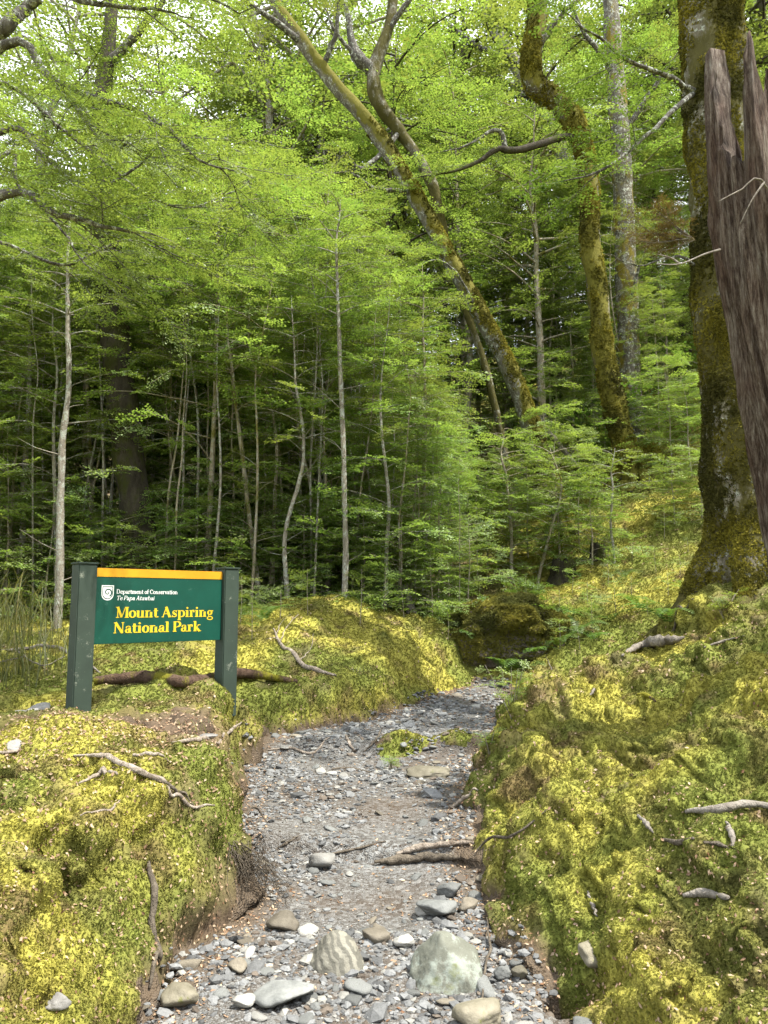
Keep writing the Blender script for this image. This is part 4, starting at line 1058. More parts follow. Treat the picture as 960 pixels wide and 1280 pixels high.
# ---- named slender stems seen against the thicket
def stem(ptsd, r, label, seed, leafy=(.3, 1), mt='bark_pale', spread=1.1, nb=26, L=.42):
    """ptsd: (px,py,d) from foot to tip"""
    gg = rs(seed); W = np.array([P(*p) for p in ptsd]); W[0, 2] = gz(W[0, 0], W[0, 1])
    o0 = W[0].copy(); W = W - o0; W[0, 2] -= .15
    c = crom(W, 24); c[:, 0] += .03 * fbm(np.linspace(0, 4, 24), seed, 0, seed, 3); 
    parts = [tube(c, [r * 1.3, r, r * .9, r * .75, r * .45, r * .2], 8, 44, .15, seed, 12)]
    lines = []
    a = gg.random() * 6
    for k in range(nb):
        f = leafy[0] + (leafy[1] - leafy[0]) * (k + gg.random()) / nb; a += 2.4
        cc = c[min(23, int(f * 23))]; l = spread * (1.1 - .6 * f) * gg.uniform(.6, 1.2); hd = np.array([math.cos(a), math.sin(a), .5]); q = [cc]
        for s in range(4): hd = hd + np.array([gg.normal(0, .1), gg.normal(0, .1), -.13]); q.append(q[-1] + hd / np.linalg.norm(hd) * l / 4)
        lines.append(np.array(q)); parts.append(tube(q, [r * .3, r * .08], 4, 6, cap=False))
    # bare dead twigs low down
    for k in range(6):
        f = gg.uniform(.08, leafy[0]); a = gg.random() * 6.28; cc = c[int(f * 23)]; e = cc + np.array([math.cos(a), math.sin(a), gg.uniform(.2, .8)]) * gg.uniform(.2, .6)
        parts.append(tube([cc, (cc + e) / 2 + gg.normal(0, .03, 3), e], [r * .2, .002], 4, 5, cap=False))
    V, F, tint, tw = foliage_on(lines, gg, .3, L)
    return plant_tree('sapling', parts + tw, (V, F, tint), mt, 'leaf', o0, label, 'sapling')
stem([(72,778,10.8),(76,600,10.8),(84,480,10.8),(83,340,10.8),(90,230,10.8)], .048, 'tall pale stem rising just behind the left end of the sign', 401, (.62, 1))
stem([(28,705,12.5),(32,560,12.5),(36,420,12.5),(40,300,12.5)], .045, 'pale stem near the left edge, left of the stem behind the sign', 402, (.55, 1))
stem([(430,758,11.4),(431,600,11.4),(427,450,11.4),(421,330,11.4),(424,250,11.4)], .040, 'straight pale stem standing nearly alone in the middle of the thicket', 403, (.6, 1))
stem([(358,764,11.6),(357,665,11.6),(378,575,11.6),(370,470,11.6),(366,370,11.6)], .034, 'thin white kinked stem left of the straight pale stem', 404, (.55, 1))
stem([(326,750,12),(308,610,12),(296,500,12),(286,420,12),(280,330,12)], .035, 'slim stem leaning left behind the right sign post', 405, (.5, 1), 'bark_thin')
stem([(216,716,13),(214,600,13),(215,480,13),(218,360,13)], .035, 'dark straight thin stem above the middle of the sign', 406, (.5, 1), 'bark_thin')
stem([(338,752,12.4),(345,640,12.4),(340,520,12.4),(312,430,12.4),(318,300,12.4)], .032, 'thin stem crossing behind the white kinked stem', 407, (.5, 1), 'bark_thin')
stem([(262,700,14),(258,600,14),(244,480,14),(246,380,14)], .04, 'greyish stem between the dark trunk and the right sign post', 408, (.45, 1))
stem([(385,745,12.8),(392,640,12.8),(372,520,12.8),(371,400,12.8)], .028, 'hair thin stem between the white kinked and the straight pale stems', 409, (.45, 1), 'bark_thin')
stem([(532,700,13),(532,560,13),(530,440,13),(528,330,13)], .034, 'upright sapling stem right of the middle thicket', 410, (.35, 1), 'bark_thin', 1.3, 32)
stem([(160,700,12.4),(148,620,12.4),(158,560,12.4),(150,480,12.4)], .03, 'crooked pale stem in front of the dark trunk', 411, (.6, 1))
stem([(640,705,14),(636,640,14),(630,580,14),(628,530,14)], .03, 'slender leafy sapling before the foot of the leaning trunk', 412, (.2, 1), 'bark_thin', 1.2, 30)
stem([(668,706,13.6),(690,660,13.6),(700,610,13.6),(690,560,13.6)], .025, 'thin tilted sapling left of the curved trunk', 413, (.25, 1), 'bark_thin', 1.1, 26)
stem([(768,690,13.5),(764,620,13.5),(770,560,13.5)], .022, 'small bare legged sapling in front of the curved trunk base', 414, (.45, 1), 'bark_pale', .8, 12)
stem([(110,720,13.6),(106,560,13.6),(112,400,13.6),(104,250,13.6)], .05, 'brown stem between the pale stem and the dark trunk', 415, (.5, 1), 'bark_thin')

# thin bare poles of the crowded thicket: copies of four pole shapes, leafy only at the top
POLE = []
for s in range(4):
    hp = [6.4, 7.4, 5.2, 8.2][s]
    POLE.append(gen_tree(420 + s, hp, .019 + .002 * s, 14, [.62, .66, .55, .7][s], .9, .48, .36, SPR, (rs(s + 9).normal(0, .05), 0), 'even', .05))
for hp, (pp, cc_) in zip([6.4, 7.4, 5.2, 8.2], POLE):
    gg = rs(int(hp * 10))
    for k in range(14):
        z = gg.uniform(.3, hp * .6); a_ = gg.random() * 6.28; l = gg.uniform(.15, .6); e = np.array([math.cos(a_) * l, math.sin(a_) * l, gg.uniform(0, .25)])
        c0 = np.array([np.interp(z, pp[0][0][:-2, 2], pp[0][0][:-2, 0]), np.interp(z, pp[0][0][:-2, 2], pp[0][0][:-2, 1]), z]); pp.append(tube([c0, c0 + e * .5 + [0, 0, .03], c0 + e], [.006, .002], 3, 5, cap=False))
spots = []
tries = 0
while len(spots) < 105 and tries < 6000:
    tries += 1
    d = 11.5 + 5.5 * g.random(); px = g.uniform(-80, 640); x = X(px, d)
    if blocked(x, d) or any((x - a) ** 2 + (d - b) ** 2 < .3 ** 2 for a, b, _, _ in spots) or (140 < px < 180 and d < 12.6): continue
    vi = int(g.integers(4)); s = g.uniform(.75, 1.1)
    cap = np.interp(px, [-200, 250, 400, 470, 520, 600, 655], [60, 140, 230, 300, 480, 570, 610])
    top = ZC + d * math.tan(math.atan((640 - cap) / FPX) + PITCH) - gz(x, d); s = min(s, top / [6.4, 7.4, 5.2, 8.2][vi])
    if s < .4: continue
    spots.append((x, d, vi, s))
far_grp(POLE, spots, 'sapling', ['bark_thin', 'bark_pale'], ['leaf'], lambda x, y, i: 'thin bare stemmed pole in the crowded thicket ' + ('behind the sign' if x / y * FPX < -180 else 'left of the leaning trunk'), lambda x, y, i: 'thin poles ' + ('behind the sign' if x / y * FPX < -180 else 'in the middle'), g)
# ---- mid trees and tall canopy trees
spots = []
tries = 0
while len(spots) < 38 and tries < 3000:
    tries += 1
    d = 19 + 17 * g.random(); px = g.uniform(-150, 1120); x = X(px, d)
    if any((x - a) ** 2 + (d - b) ** 2 < 1.3 ** 2 for a, b, _, _ in spots): continue
    spots.append((x, d, int(g.integers(5)), g.uniform(.75, 1.1)))
def ml(x, y, i):
    px = 480 + x / y * FPX
    return 'leafy forest tree of middle height %s' % ('behind the thicket left of the leaning trunk' if px < 520 else 'on the hillside right of the leaning trunk')
far_grp(MID, spots, 'beech_tree', ['bark_dark', 'bark_thin', 'bark_pale'], ['leaf', 'leaf_far'], ml, lambda x, y, i: 'middle trees ' + ('left' if x / y * FPX < 40 else 'right'), g)
spots = [(X(px, d), d, v, s) for px, d, v, s in [(-60,27,0,.9),(40,28,2,1.05),(125,36,3,1.25),(300,22,2,.9),(415,23.5,0,.95),(350,30,1,1.1),(470,29,3,1.1),(260,26,1,1.0),(330,24,3,.8),(60,33,1,.9),(190,29,2,.86),(330,36,3,1.0),(440,33,0,.92),(560,40,1,1.2),(640,31,2,.95),(740,36,3,1.0),(820,30,1,1.0),(930,34,0,1.0),
   (1010,26,3,.9),(250,44,1,1.1),(120,46,0,1.1),(0,44,3,1.1),(480,48,2,1.2),(690,50,0,1.1),(860,46,2,1.1),(960,52,1,1.1),(380,56,3,1.3),(580,58,0,1.2),(150,60,2,1.3),(1040,44,1,1),(700,25,1,.85),(520,26,3,.9),(390,25,1,.85),(860,23,3,.8)]]
far_grp(TALL, spots, 'beech_tree', ['bark_pale', 'bark_dark'], ['leaf_far'], lambda x, y, i: 'tall canopy tree at the back of the forest ' + ('above the left thicket' if x / y * FPX < -120 else ('above the leaning trunk' if x / y * FPX < 200 else 'above the right slope')),
        lambda x, y, i: 'tall back trees ' + ('left' if x / y * FPX < -120 else ('middle' if x / y * FPX < 200 else 'right')), g)
# undergrowth mass far up the slope
def undergrowth():
    gg = rs(900); n = 2600
    d = 15 + 45 * gg.random(n) ** 1.3; px = gg.uniform(-150, 1150, n); x = (px - 480) / FPX * d
    k = ~((px > 560) & (d < 17)); x, d = x[k], d[k]; n = len(x)
    z = Hs(x, d); pos = np.stack([x, d, z + gg.uniform(.1, 1.6, n)], 1)
    a = gg.random(n) * 6.28
    V, F, t = sprays(pos, np.stack([np.cos(a), np.sin(a), gg.uniform(-.1, .7, n)], 1), gg.uniform(.7, 1.4, n) * (.6 + d * .02), gg, SPRB, .4)
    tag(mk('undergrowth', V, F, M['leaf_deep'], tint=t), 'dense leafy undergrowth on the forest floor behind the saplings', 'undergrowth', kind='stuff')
undergrowth()

# ---- the big individual trees
def custom_tree(name, trunk, rad, limbs, leafspec, barkm, leafm, label, seed, seg=20, rough=.16, subst=.45, subl=.9, L=.4, step=.3, T=SPR, ground=True, fs=5, flare=0, twr=.006, tiltj=.3, limbmat='bark_limb', limb0=None):
    gg = rs(seed); W = np.array([P(*p) if not isinstance(p, np.ndarray) else p for p in trunk])
    b = W[0].copy(); b[2] = gz(b[0], b[1]) if ground else b[2]
    if ground: W = np.vstack([[b[0], b[1], b[2] - .3], W[1:]]) if W[0, 2] <= b[2] + .3 else np.vstack([[W[0, 0] + (W[0, 0] - W[1, 0]) * .1, W[0, 1], b[2] - .3], W])
    W = W - b
    parts = [tube(W, rad, seg, 90, rough, seed, fs)]
    if flare:
        for k in range(7):
            a = k * 6.283 / 7 + gg.random() * .6; e = np.array([math.cos(a), math.sin(a), 0]); q = []
            for s, zz in ((.5, .9), (.95, .35), (1.5, .02), (2.3, -.06)):
                pt = e * rad[0] * s * flare; gx, gy = b[0] + pt[0], b[1] + pt[1]; q.append([pt[0], pt[1], max(gz(gx, gy) - b[2], -.6) + zz * rad[0] * 1.5])
            parts.append(tube(q, [rad[0] * .45, rad[0] * .33, rad[0] * .2, rad[0] * .08], 8, 16, .2, seed + k, 6))
    lines = []; limbm = []
    for pts, r in limbs:
        q = crom([(P(*p) if not isinstance(p, np.ndarray) else p) - b for p in pts], 18)
        q = q + .02 * fbm(np.arange(18)[:, None] * .5, np.arange(3)[None] * 5.3, 0, seed + len(lines), 2)
        limbm.append(tube(q, r, 8, 30, .12, seed, 8)); lines.append(q)
    crown = None; twl = []
    VV, FF, TT, nb, tws = [], [], [], 0, {}
    for li, t0 in (leafspec or []):
        al = [lines[li][int(t0 * 17):]]
        sb = sub_branches(al, gg, subst, subl, 0.0); sb2 = sub_branches(sb, gg, subst * 1.3, subl * .5, .1)
        V, F, tint, tw = foliage_on(al + sb + sb2, gg, step, L, T, tiltj=tiltj)
        VV.append(V); FF.append(F + nb); TT.append(tint); nb += len(V)
        tws[li] = [tube(p, [twr, twr * .3], 4, 7, cap=False) for p in sb] + [tube(p, [twr * .5, twr * .2], 3, 5, cap=False) for p in sb2] + tw
    e = empty(name, b, 0, label, 'tree')
    t = mktube('trunk', parts, M[barkm], e)
    for k, q in enumerate(limbm):
        lo = mktube('limb', q, M[limbmat if k else (limb0 or limbmat)], e)
        if k in tws: mktube('twigs', tws[k], M['bark_limb'], lo)
    if VV: mk('crown', np.vstack(VV), np.vstack(FF), M[leafm], e, tint=np.concatenate(TT))
    return e, parts, b
def A(x, y, z): return np.array([x, y, z], float)

# big mossy trunk on the right
e1, p1, b1 = custom_tree('beech_tree', [(948,748,8.0),(934,600,8.0),(917,400,8.1),(903,200,8.2),(888,0,8.3),(875,-260,8.5),(868,-700,9)], [.50,.43,.39,.36,.34,.3,.16],
    [([(868,112,8.1),(838,97,7.8),(790,75,7.4),(742,40,7.1),(700,12,6.9)], [.035,.02,.006]),
     ([(866,118,8.1),(838,140,7.7),(800,178,7.3),(750,214,7.0),(702,226,6.8)], [.032,.02,.005]),
     ([(868,330,8.0),(840,320,7.6),(800,332,7.4),(760,318,7.3)], [.018,.01,.003]),
     ([(885,-120,8.3),(800,-110,7.6),(690,-60,7.2)], [.06,.04,.012]),
     ([A(4.3,8.9,9.5),A(3.0,8.2,11),A(1.0,7.8,12.2),A(-.6,7.4,12.4)], [.09,.06,.015]),  # this and following limbs: out of view overhead, added to dapple the ground
     ([A(4.2,8.9,10.5),A(5.5,7.5,12),A(6.5,5.5,13)], [.09,.06,.015]),
     ([A(4.2,8.9,11),A(3.6,10.5,13),A(2.5,12.5,14)], [.08,.05,.015])],
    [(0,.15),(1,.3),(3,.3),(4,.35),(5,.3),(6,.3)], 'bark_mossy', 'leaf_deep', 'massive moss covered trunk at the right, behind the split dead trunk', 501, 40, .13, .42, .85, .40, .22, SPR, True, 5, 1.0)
def trunk_moss(e, parts, b, n, sc, name='moss', w=(0, 0, 0), zmax=9, only=1):
    gg = rs(n); V, F = join(parts[:only]); F = F[F[:, 2] != F[:, 3]]
    c = V[F].mean(1)
    nn = np.cross(V[F[:, 2]] - V[F[:, 0]], V[F[:, 3]] - V[F[:, 1]]); nn /= np.linalg.norm(nn, axis=1)[:, None] + 1e-9
    wt = np.clip(.4 + fbm(c[:, 0] * 3, c[:, 1] * 3, c[:, 2] * 1.6, 7, 3) * 1.1 + nn @ np.array(w), 0, 1) * (c[:, 2] < zmax) * (c[:, 2] > -.1)
    k, pos, no = face_samples(V, F, wt, n, gg)
    cc = pos - V[F[k]].mean(1)
    s = sc * gg.uniform(.5, 1.5, n)
    Vv, Ff, idx = scatter(MT, pos, frames(no, gg, .35), s, gg)
    q = gg.random((n, 1)); big = np.clip(fbm(pos[:, 0] * 2, pos[:, 1] * 2, pos[:, 2] * 2, 9, 2) * .8 + .5, 0, 1)[:, None]
    col = (np.array([[.07, .068, .018]]) * (1 - big) + np.array([[.23, .205, .03]]) * big) * (.6 + .8 * q)
    return mk(name, Vv, Ff, M['moss'], e, col=col[idx])
trunk_moss(e1, p1, b1, 60000, .024, only=8, w=(-.3, -.1, 0))
# brown dying sprig on the big trunk
def sprig(name, px, py, d, spread, n, L, mt, label, cat, seed, T=SPRC):
    gg = rs(seed); c = P(px, py, d); parts, lines = [], []
    for k in range(n):
        a = gg.uniform(2.2, 4.4); l = spread * gg.uniform(.5, 1.1); q = [np.zeros(3)]; hd = np.array([math.cos(a), -abs(math.sin(a)) * .6, gg.uniform(-.3, .5)])
        for s in range(4): hd = hd + gg.normal(0, .15, 3); q.append(q[-1] + hd / np.linalg.norm(hd) * l / 4)
        lines.append(np.array(q)); parts.append(tube(q, [.008, .003], 4, 7, cap=False))
    V, F, t, tw = foliage_on(lines, gg, .14, L, T, tiltj=.6)
    e = empty(name, c, 0, label, cat); mktube('stem', parts + tw, M['dead'], e); mk('foliage', V, F, M[mt], e, tint=t)
sprig('dead_branch', 868, 300, 7.7, .75, 12, .28, 'leaf_dry', 'brown leafed dying branch sticking out left of the massive trunk', 'branch', 601)

# split dead trunk
def snag():
    gg = rs(502); W = np.array([P(1085,800,5.0),P(1045,640,5.0),P(995,400,5.0),P(962,200,5.05),P(950,60,5.1)])
    b = W[0].copy(); b[2] = gz(b[0], b[1]); W[0, 2] = b[2] - .3; c = crom(W - b, 70); seg = 160
    a = np.linspace(0, 2 * np.pi, seg, endpoint=False)
    rb = np.interp(np.linspace(0, 1, 70), [0, .3, .7, 1], [.45, .38, .34, .31])
    V = []
    zt = c[-1, 2]
    prof = np.full(seg, zt - 1.25) + .25 * vn(np.cos(a) * 2, np.sin(a) * 2, 0, 3)
    for ac, hh, wd in ((2.7, 1.15, .38), (-2.72, 1.2, .36), (3.14, .8, .3), (-2.4, .45, .18), (-1.78, 1.12, .26), (-1.5, .85, .2), (-1.3, 1.18, .16), (-.95, 1.1, .26), (-.45, .9, .25), (.3, .8, .4), (1.1, .6, .4), (1.8, .9, .2), (-2.1, .25, .12)):
        dd = np.abs((a - ac + .455 + np.pi) % (2 * np.pi) - np.pi); prof = np.maximum(prof, zt - 1.25 + hh * np.clip(1 - dd / wd, 0, 1) ** .6)
    prof = prof + .14 * np.abs(vn(np.cos(a) * 22, np.sin(a) * 22, 0, 14))
    for inner in (0, 1):
        for i in range(70):
            t = i / 69; z = c[i, 2]
            ridge = 1 + .22 * np.abs(vn(np.cos(a) * 6, np.sin(a) * 6, z * .45, 5)) + .09 * vn(np.cos(a) * 15, np.sin(a) * 15, z * 1.3, 6) + .04 * vn(np.cos(a) * 30, np.sin(a) * 30, z * 4, 16) + .16 * fbm(np.cos(a) * 1.6, np.sin(a) * 1.6, z * .6, 8, 2)
            r = rb[i] * ridge * (1 if not inner else .72)
            zz = z * prof / zt
            V.append(np.stack([c[i, 0] + np.cos(a) * r, c[i, 1] + np.sin(a) * r, zz - (.02 if inner else 0)], 1))
    n = 70; V = np.vstack(V)
    i = np.arange(n - 1)[:, None] * seg; j = np.arange(seg)[None]; k = (j + 1) % seg
    F = np.stack([i + j, i + k, i + seg + k, i + seg + j], -1).reshape(-1, 4)
    F2 = F[:, ::-1] + n * seg
    jj = np.arange(seg); kk = (jj + 1) % seg; t0 = (n - 1) * seg
    F3 = np.stack([t0 + jj, t0 + kk, t0 + n * seg + kk, t0 + n * seg + jj], -1)
    e = empty('dead_tree', b, 0, 'split grey and red brown dead trunk with a jagged top at the right edge', 'dead tree')
    mk('trunk', V, np.vstack([F, F2, F3]), M['snag'], e, smooth=True)
    parts = []
    for (pts) in ([(1000,330,4.8),(955,228,4.55),(925,238,4.5),(898,252,4.4)], [(955,228,4.55),(940,250,4.5),(925,280,4.5)], [(900,312,4.7),(880,318,4.6),(850,330,4.5),(820,330,4.4)], [(850,330,4.5),(838,322,4.5),(822,318,4.4)]):
        parts.append(tube([P(*p) - b for p in pts], [.008, .003], 5, 12))
    mktube('twig', parts, M['dead'], e)
snag()

# curved mossy trunk
e3, p3, b3 = custom_tree('beech_tree', [(800,604,17),(788,585,17),(772,520,17),(756,450,17),(748,380,17),(738,300,17),(736,230,17),(722,165,16.9),(700,128,16.8),(672,108,16.6),(664,75,16.5),(670,30,16.5),(678,-60,16.5),(690,-200,16.8)],
    [.36,.27,.25,.24,.23,.22,.23,.25,.25,.24,.23,.22,.18,.09],
    [([(722,172,16.9),(700,172,16.7),(668,182,16.4),(634,188,16.2),(622,186,16.1),(600,200,16),(570,214,15.8),(522,222,15.6)], [.08,.085,.07,.045,.012]),
     ([(632,186,16.2),(628,168,16.1),(612,164,16),(585,182,15.9),(545,190,15.8)], [.06,.05,.03,.008]),
     ([(672,60,16.5),(700,20,16.2),(760,-30,16)], [.1,.06,.02]),
     ([(670,0,16.5),(640,-60,16),(600,-130,15.8)], [.1,.06,.02])],
    [(0,.35),(1,.3),(2,.3),(3,.3)], 'bark_curve', 'leaf_far', 'curved S shaped mossy trunk with a bare sideways limb on the right slope', 503, 24, .16, .8, 1.3, .6, .5, SPR, True, 4, 1.2, limb0='bark_dark')
trunk_moss(e3, p3, b3, 7000, .05, only=8, w=(-.2, -.2, .3), zmax=14)
e4, p4, b4 = custom_tree('beech_tree', [(795,560,18.6),(786,480,18.6),(784,380,18.6),(780,280,18.6),(776,180,18.6),(768,80,18.8),(760,-60,19),(755,-220,19)], [.34,.29,.27,.26,.25,.23,.18,.08],
    [([(778,170,18.7),(810,120,18.4),(850,60,18)], [.09,.06,.02]), ([(770,90,18.8),(730,40,18.4),(700,-30,18.2)], [.09,.05,.02]), ([(782,400,18.5),(800,330,18.2),(815,300,18)], [.05,.03,.01])],
    [(0,.3),(1,.3),(2,.3)], 'bark_grey', 'leaf_far', 'straight grey lichened trunk close behind the curved mossy trunk', 504, 20, .1, .9, 1.4, .65, .5, SPR, True, 5, 1.0)
# leaning trunk
e5, p5, b5 = custom_tree('beech_tree', [(700,640,16.2),(672,556,16.2),(640,470,16.2),(600,392,16.1),(565,330,16),(532,268,15.9),(500,212,15.8),(462,155,15.7),(415,102,15.6),(380,55,15.5),(345,5,15.4),(300,-90,15.3),(270,-200,15.3)],
    [.28,.205,.195,.185,.18,.175,.17,.165,.155,.145,.135,.10,.05],
    [([(600,392,16.1),(560,330,15.4),(520,330,15)], [.03,.02,.005]), ([(515,240,15.9),(470,235,15.4),(440,215,15)], [.06,.04,.02]), ([(400,90,15.6),(420,40,15.3),(425,-30,15.1)], [.07,.05,.02]),
     ([(380,55,15.5),(320,10,15),(270,-20,14.6)], [.08,.05,.02]), ([(345,0,15.4),(350,-80,15),(380,-150,15)], [.08,.05,.02])],
    [(1,.3),(2,.3),(3,.25),(4,.3)], 'bark_lean', 'leaf_far', 'long trunk leaning to the left with yellow moss along its upper side', 505, 22, .12, .9, 1.3, .6, .5, SPR, True, 5, 1.1)
trunk_moss(e5, p5, b5, 4500, .045, only=1, w=(.6, -.1, .4), zmax=9)
e6, p6, b6 = custom_tree('beech_tree', [(640,620,17.6),(612,480,17.6),(580,380,17.5),(556,300,17.4),(540,230,17.3),(500,165,17.2),(472,125,17),(468,85,17),(484,40,17),(492,-10,17),(500,-140,17)], [.12,.09,.09,.10,.11,.13,.17,.17,.14,.11,.05],
    [([(468,90,17),(447,72,16.9),(440,50,16.9),(430,0,16.8),(400,-60,16.6)], [.15,.16,.1,.05,.02]), ([(446,72,16.9),(420,40,16.6),(405,5,16.4)], [.05,.04,.015]), ([(484,40,17),(520,-10,16.7),(560,-50,16.5)], [.08,.05,.02]), ([(500,165,17.2),(455,210,16.6),(430,190,16.2)], [.07,.05,.02])],
    [(0,.4),(1,.3),(2,.3),(3,.5)], 'bark_mossy', 'leaf_far', 'dark forked trunk crossing behind the leaning trunk high up', 506, 20, .18, .9, 1.3, .6, .5, SPR, True, 4, 1.0)
e7, p7, b7 = custom_tree('beech_tree', [(184,740,12.3),(177,690,12.3),(164,600,12.3),(150,480,12.3),(138,350,12.3),(130,240,12.3),(124,160,12.3),(135,60,12.3),(150,-100,12.3)], [.36,.28,.25,.24,.23,.21,.18,.13,.06],
    [([(130,200,12.3),(165,170,12),(200,150,11.8)], [.1,.05,.02]), ([(124,170,12.3),(90,120,12),(60,60,11.9)], [.1,.06,.02]), ([(134,80,12.3),(190,20,11.9),(230,-50,11.7)], [.08,.05,.02])],
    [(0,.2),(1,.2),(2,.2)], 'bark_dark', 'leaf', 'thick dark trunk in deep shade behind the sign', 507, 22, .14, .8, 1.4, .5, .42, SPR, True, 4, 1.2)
e8, p8, b8 = custom_tree('beech_tree', [(760,430,27),(735,300,27),(690,165,27),(650,90,27),(618,35,27),(600,-30,27),(585,-160,27)], [.4,.34,.32,.28,.24,.2,.08],
    [([(640,75,27),(600,60,26.5),(560,30,26),(535,10,26)], [.14,.1,.03]), ([(600,-20,27),(560,-80,26),(520,-120,26)], [.12,.08,.03])],
    [(0,.3),(1,.2)], 'bark_pale', 'leaf_far', 'pale leaning trunk high in the background left of the curved limb', 508, 16, .12, 1.2, 1.8, .9, .7, SPRB, True, 4, 1.0)

# overhanging tree rooted off to the left
ovl = [
 ([A(-4.6,6.2,4.2),(0,245,6.3),(60,262,6.2),(100,275,6.1),(150,288,6.0),(200,296,5.9)], [.05,.035,.022,.006]),
 ([A(-4.6,6.2,5.0),(0,60,6.0),(60,95,6.0),(120,122,6.0),(200,155,6.0),(250,200,6.0),(310,218,6.1)], [.05,.03,.02,.005]),
 ([(50,0,6.4),(30,10,6.4),(10,32,6.3),(-30,50,6.3)], [.04,.05,.06,.07]),
 ([(60,-10,6.4),(120,4,6.2),(180,10,6.1),(240,22,6.0)], [.03,.02,.005]),
 ([A(-4.5,6.2,4.6),(0,165,6.2),(50,190,6.2),(110,235,6.1),(160,215,6.0),(190,190,6.0)], [.03,.02,.005]),
 ([(60,95,6.0),(90,130,5.9),(130,175,5.9),(180,190,5.9)], [.018,.01,.003]),
 ([A(-4.6,6.2,3.9),(0,196,6.8),(20,230,6.8),(80,290,6.8),(105,330,6.7),(150,372,6.6)], [.03,.015,.004]),
 ([A(-4.6,6.2,5.6),(-30,-60,6.2),(80,-60,6.0),(200,-30,6),(300,20,6.1)], [.05,.03,.006]),
 ([A(-4.6,6.2,4.8),(-20,100,7.2),(100,180,7.4),(210,260,7.6),(290,240,7.7),(330,200,7.8)], [.03,.015,.004]),
 ([A(-4.6,6.2,4.4),(-20,300,7.6),(80,330,7.8),(160,300,8),(240,330,8.2)], [.03,.015,.004]),
 ([A(-4.6,6.2,6.5),A(-3,5,8),A(-1,4.2,8.8),A(1,3.6,9)], [.07,.05,.012]),  # last limbs: unseen overhead, added for leaf dapple on the near ground
 ([A(-4.6,6.2,7.5),A(-4.0,3.5,9.5),A(-2.6,1.5,10.4)], [.07,.05,.012]),
]
custom_tree('beech_tree', [A(-5.0,6.4,1.0), A(-4.7,6.3,3), A(-4.6,6.2,6), A(-4.5,6.2,9), A(-4.3,6.2,11)], [.3,.25,.2,.14,.05], ovl,
   [(0,.35),(1,.3),(3,.2),(4,.3),(5,.1),(6,.3),(7,.25),(8,.3),(9,.3),(10,.3),(11,.3)], 'bark_limb', 'leaf', 'tree whose dark limbs and leaf sprays reach in from the left top', 509, 16, .12, .34, 1.05, .46, .19, SPRC, True, 5, 1.0, .007)

# ------------------------------------------------------------------ small plants
def seedling(seed, h, n, L, mt='leaf', T=SPRC):
    gg = rs(seed); parts, lines = [], []
    tip = np.array([gg.normal(0, .08) * h, gg.normal(0, .08) * h, h]); parts.append(tube([(0, 0, -.03), tip * .5 + [.01, 0, 0], tip], [.006, .002], 5, 8))
    pos, dr = [], []
    for k in range(n):
        f = .25 + .75 * k / n; a = k * 2.4 + gg.normal(0, .3); pos.append(tip * f); dr.append([math.cos(a), math.sin(a), gg.uniform(.0, .5)])
    V, F, t = sprays(np.array(pos), np.array(dr), L * gg.uniform(.6, 1.2, n), gg, T, .25)
    return parts, (V, F, t)
SD = [seedling(700 + i, [.35, .5, .28, .6][i], [9, 13, 8, 16][i], [.2, .24, .18, .28][i]) for i in range(4)]
def seedlings():
    gg = rs(710); protos = {}
    sp = [(820,715),(850,720),(760,730),(790,745),(735,755),(700,768),(835,745),(880,728),(770,765),(810,770),(715,742),(690,790),(740,790),(790,700),(760,700),(860,690),(830,675),(672,808),(655,815),
          (700,812),(725,812),(650,842),(560,800),(540,770),(600,745),(580,758),(450,780),(480,765),(505,772),(350,772),(385,770),(300,780),(160,805),(315,800),(750,665),(725,680)]
    for i, (px, py) in enumerate(sp):
        p = G(px, py, 6.9); v = int(gg.integers(4)); s = gg.uniform(.8, 1.3)
        lab = 'small seedling in the moss ' + ('on the open slope left of the massive trunk' if px > 640 else ('beyond the bend of the path' if px > 430 else 'behind the dead branch and sign'))
        gr = 'seedlings in the moss ' + ('on the slope' if px > 640 else 'by the bend' if px > 430 else 'by the sign')
        if v not in protos:
            e = empty('seedling', p, gg.random() * 6, lab, 'seedling', gr); e.scale = (s, s, s)
            mktube('stem', SD[v][0], M['bark_thin'], e); mk('foliage', *SD[v][1][:2], M['leaf'], e, tint=SD[v][1][2]); protos[v] = e
        else: dup(protos[v], p, gg.random() * 6, s, lab, gr)
seedlings()
def leafy_plant(px, py, h, label, n=5, mt='leaf', d=None, L=.16):
    gg = rs(int(px)); p = G(px, py) if d is None else P(px, py, d); parts, pos, dr = [], [], []
    for k in range(n):
        tip = np.array([gg.normal(0, .3) * h, gg.normal(0, .2) * h, h * gg.uniform(.6, 1)]); parts.append(tube([(0, 0, -.03), tip * .5, tip], [.005, .002], 4, 6, cap=False))
        for q in range(6): a = gg.random() * 6.28; pos.append(tip * (.4 + .1 * q)); dr.append([math.cos(a), math.sin(a), gg.uniform(0, .5)])
    V, F, t = sprays(np.array(pos), np.array(dr), L * gg.uniform(.6, 1.2, len(pos)), gg, SPRB, .35)
    e = empty('leafy_plant', p, 0, label, 'plant'); mktube('stem', parts, M['bark_thin'], e); mk('foliage', V, F, M[mt], e, tint=np.clip(t + .25, 0, .95))
leafy_plant(640, 895, .42, 'bright green leafy plant at the right edge of the upper path', 7, L=.17)
leafy_plant(612, 940, .2, 'small low plant under the right bank by the mossy step', 4, L=.1)
leafy_plant(490, 962, .12, 'tiny green plant on the mossy step', 4, L=.09)
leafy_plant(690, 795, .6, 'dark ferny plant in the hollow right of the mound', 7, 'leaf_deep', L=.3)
leafy_plant(600, 790, .5, 'dark leafy shrub on the left of the root mound', 8, 'leaf_deep', L=.3)
